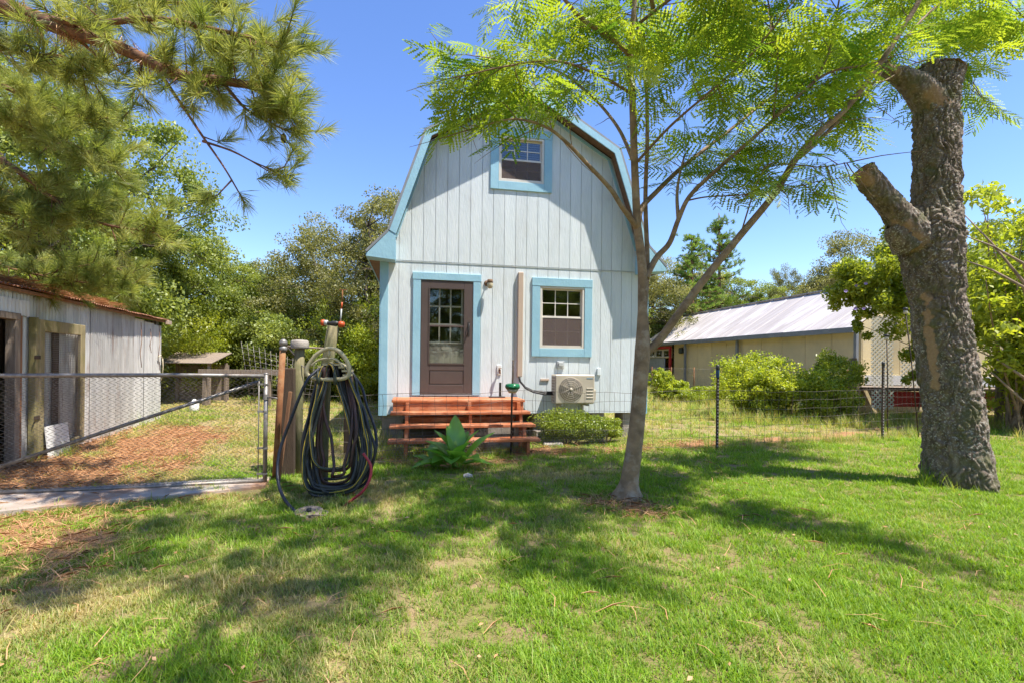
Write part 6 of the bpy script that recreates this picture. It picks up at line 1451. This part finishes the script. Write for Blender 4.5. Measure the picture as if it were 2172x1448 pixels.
def scatter_object(name, label, cat, sources, pts, rot, scl, idx, dry):
    n = len(pts); me = bpy.data.meshes.new(name); me.vertices.add(n); me.vertices.foreach_set('co', np.asarray(pts, dtype=np.float32).ravel()); me.update()
    for nm, arr, tp in (('rot', rot, 'FLOAT'), ('scl', scl, 'FLOAT'), ('dry', dry, 'FLOAT')):
        me.attributes.new(nm, tp, 'POINT').data.foreach_set('value', np.asarray(arr, dtype=np.float32))
    me.attributes.new('pick', 'INT', 'POINT').data.foreach_set('value', np.asarray(idx, dtype=np.int32))
    me.materials.append(M['grass'])
    o = link(name, me); ng = bpy.data.node_groups.new(name, 'GeometryNodeTree'); ng.interface.new_socket('Geometry', in_out='INPUT', socket_type='NodeSocketGeometry'); ng.interface.new_socket('Geometry', in_out='OUTPUT', socket_type='NodeSocketGeometry')
    gi, go = ng.nodes.new('NodeGroupInput'), ng.nodes.new('NodeGroupOutput'); iop = ng.nodes.new('GeometryNodeInstanceOnPoints'); jn = ng.nodes.new('GeometryNodeGeometryToInstance')
    for sm in sources[::-1]:
        so_ = bpy.data.objects.new('tuft_source', sm); oi = ng.nodes.new('GeometryNodeObjectInfo'); oi.inputs[0].default_value = so_; oi.inputs['As Instance'].default_value = False
        ng.links.new(oi.outputs['Geometry'], jn.inputs[0])
    def attr(nm, tp):
        a = ng.nodes.new('GeometryNodeInputNamedAttribute'); a.data_type = tp; a.inputs[0].default_value = nm; return a.outputs[0]
    cr = ng.nodes.new('ShaderNodeCombineXYZ'); ng.links.new(attr('rot', 'FLOAT'), cr.inputs[2]); cs_ = ng.nodes.new('ShaderNodeCombineXYZ'); sa = attr('scl', 'FLOAT'); [ng.links.new(sa, cs_.inputs[i]) for i in range(3)]
    iop.inputs['Pick Instance'].default_value = True
    ng.links.new(gi.outputs[0], iop.inputs['Points']); ng.links.new(jn.outputs[0], iop.inputs['Instance']); ng.links.new(attr('pick', 'INT'), iop.inputs['Instance Index'])
    ng.links.new(cr.outputs[0], iop.inputs['Rotation']); ng.links.new(cs_.outputs[0], iop.inputs['Scale']); ng.links.new(iop.outputs[0], go.inputs[0])
    md = o.modifiers.new('scatter', 'NODES'); md.node_group = ng; tag(o, label, cat, None, 'stuff'); return o
def blocked(x, y):
    if under_house(x, y): return True
    d = Vector((x, y, 0)) - S0; a, c = d.dot(SE), d.dot(Vector((-SE.y, SE.x, 0)))
    if XN - .1 < a < XF + .1 and -.05 < c < 3.4: return True
    e = Vector((x, y, 0)) - C0; a, c = e.dot(GE), e.dot(Vector((-GE.y, GE.x, 0)))
    if -.05 < a < 3.2 and -.12 < c < .42 and not (noise.noise((x * 3, y * 3, 0)) > .45): return True
    return False
short = [tuft_mesh('short_tuft', 100 + i, 26, .055, .052, .0046, .55, .32) for i in range(6)] + [tuft_mesh('short_tuft', 120 + i, 12, .05, .095, .0048, .6, .35) for i in range(3)]
G_ = np.random.default_rng(99); pts, rot, scl, idx, dry = [], [], [], [], []
def seed_grass(x0, x1, y0, y1, dens, s0):
    n = int((x1 - x0) * (y1 - y0) * dens)
    for x, y, q in zip(G_.uniform(x0, x1, n), G_.uniform(y0, y1, n), G_.random(n)):
        if y < 1.2 and abs(x) > 5.5: continue
        st_ = straw_amt(x, y); dn = (1 - .97 * sstep(.25, .8, st_)) * (.55 + .45 * sstep(.30, .56, fbm(x, y, 1.3, 4.0) + .18 * sstep(0, 3, x)))
        if q > dn or blocked(x, y): continue
        d = dry_amt(x, y); tall = fbm(x, y, 2.2, 6.0)
        pts.append((x, y, gz(x, y))); rot.append(G_.uniform(0, 6.28)); dry.append(min(1, max(0, d + G_.normal() * .10))); scl.append(s0 * (.65 + .75 * tall) * G_.uniform(.75, 1.2)); idx.append(int(G_.integers(0, 6)) if G_.random() < .93 else int(G_.integers(6, 9)))
seed_grass(-5.2, 6.6, .9, 3.4, 760, .95); seed_grass(-6.5, 8.5, 3.4, 6.0, 440, 1.05); seed_grass(-7, 10.5, 6.0, 9.5, 150, 1.35); seed_grass(-10, 14, 9.5, 16, 32, 2.0); seed_grass(-13, 10, 16, 26, 9, 3.4)
print('grass tufts', len(pts))
scatter_object('lawn_grass', 'short green and straw coloured lawn grass', 'grass', short, pts, rot, scl, idx, dry)
tall = [tuft_mesh('tall_tuft', 140 + i, 22, .07, .34, .007, .35, .30) for i in range(4)]
pts, rot, scl, idx, dry = [], [], [], [], []
def weeds(x, y, n, sx, sy, s, d):
    for k in range(n):
        a, c = x + G_.normal() * sx, y + G_.normal() * sy
        if blocked(a, c): continue
        pts.append((a, c, gz(a, c))); rot.append(G_.uniform(0, 6.28)); scl.append(s * G_.uniform(.5, 1.2)); idx.append(int(G_.integers(0, 4))); dry.append(min(1, max(0, d + G_.normal() * .2)))
for i in range(len(FP) - 1):
    for k in range(14):
        p = FP[i].lerp(FP[i + 1], (k + .5) / 14); weeds(p.x, p.y, (3 if i < 3 else 6), .15, .12, .45 if i < 3 else .65, .45)
for k in range(40):
    p = LF[1].lerp(LF[0], (k + .5) / 40); weeds(p.x - .6, p.y - .3, 14, .5, .3, 1.3, .5)
for k in range(20):
    p = LF[1].lerp(LF[2], (k + .5) / 20); weeds(p.x, p.y - .4, 9, .3, .3, 1.0, .4)
weeds(-2.55, 8.1, 60, .3, .25, .8, .5); weeds(TB.x - .35, TB.y - .05, 14, .10, .10, .75, .1); weeds(-1.9, 7.2, 35, .25, .2, .6, .55); weeds(-7.3, 10.2, 40, .5, .9, .8, .35); weeds(-6.3, 6.9, 18, .12, .6, .7, .4); weeds(-3.9, 5.05, 14, .5, .06, .42, .25); weeds(2.4, 9.3, 30, .5, .2, .6, .4); weeds(-.9, 7.05, 20, .7, .12, .5, .4); weeds(-1.7, 4.9, 18, .35, .2, .4, .15); weeds(9, 11, 60, 1.5, .8, .8, .4); weeds(6.6, 12.1, 150, 1.3, .35, 1.0, .5); weeds(8.6, 11.6, 70, .8, .4, .9, .45); weeds(5.2, 15.5, 90, .9, 1.2, 1.1, .55)
scatter_object('tall_grass', 'tall weedy grass along the fences and walls', 'grass', tall, pts, rot, scl, idx, dry)
# fallen pine needles
def straw_mesh(name, P_, ln):
    n = len(P_); r_ = np.random.default_rng(5); az = r_.uniform(0, 6.28, n); el = np.abs(r_.normal(size=n)) * .12; d = np.stack([np.cos(az) * np.cos(el), np.sin(az) * np.cos(el), np.sin(el)], 1); s = np.stack([-np.sin(az), np.cos(az), np.zeros(n)], 1); L = (ln * r_.uniform(.6, 1.2, n))[:, None]; w = .0024
    mid = P_ + d * L * .5 + np.array([0, 0, .012]) + s * (r_.normal(size=(n, 1)) * .012); tip = P_ + d * L
    V_ = np.stack([P_ - s * w, P_ + s * w, mid + s * w, tip + s * w * .4, tip - s * w * .4, mid - s * w], 1).reshape(-1, 3); Fq = np.arange(n * 6).reshape(n, 6); return np_mesh(name, V_, Fq, M['straw'], False, np.repeat(r_.random(n), 6))
pp_ = []
for x, y, q in zip(G_.uniform(-8.5, 4.5, 90000), G_.uniform(1.0, 11.5, 90000), G_.random(90000)):
    st_ = straw_amt(x, y); lim = .9 * sstep(.15, .7, st_) + .012
    if q < lim and not under_house(x, y): pp_.append((x, y, gz(x, y) + .006 + .03 * G_.random() * (1 if st_ > .3 else 1.6)))
print('straw', len(pp_))
o = link('pine_straw', straw_mesh('pine_straw', np.array(pp_), .17)); tag(o, 'fallen rust brown pine needles scattered over lawn and path', 'pine needles', None, 'stuff')
# needles lying on the shed roof
rr_ = np.random.default_rng(6); n = 7000; xs = rr_.uniform(XN, XF * .62, n); ys = np.abs(rr_.normal(size=n)) * .8 - .14; zz = SHH + .05 + (ys + .16) * .157 + rr_.random(n) * .10 * (1 - .5 * rr_.random(n))
o = link('roof_needles', straw_mesh('roof_needles', np.stack([xs, ys, zz], 1), .17)); o.location = S0; o.rotation_euler = (0, 0, SRZ); tag(o, 'brown pine needle litter heaped on the shed roof', 'pine needles', None, 'stuff')

# dead leaves strewn on the lawn
n = 320; xs = G_.uniform(-5, 6.5, n); ys = G_.uniform(1.2, 8.5, n) ; okm = np.array([not blocked(a, c) for a, c in zip(xs, ys)]); xs, ys = xs[okm], ys[okm]; n = len(xs)
c = np.stack([xs, ys, gz_np(xs, ys) + .022 + .02 * G_.random(n)], 1); d = rand_dirs(n, G_); d[:, 2] *= .25; nrm = rand_dirs(n, G_) * .5; nrm[:, 2] += 1
o = leaves_obj('fallen_leaves', c, d, nrm, .034 * G_.uniform(.6, 1.4, n), .018 * G_.uniform(.6, 1.4, n), M['straw'], None, G_); tag(o, 'small dry brown leaves strewn over the lawn', 'leaves', None, 'stuff')
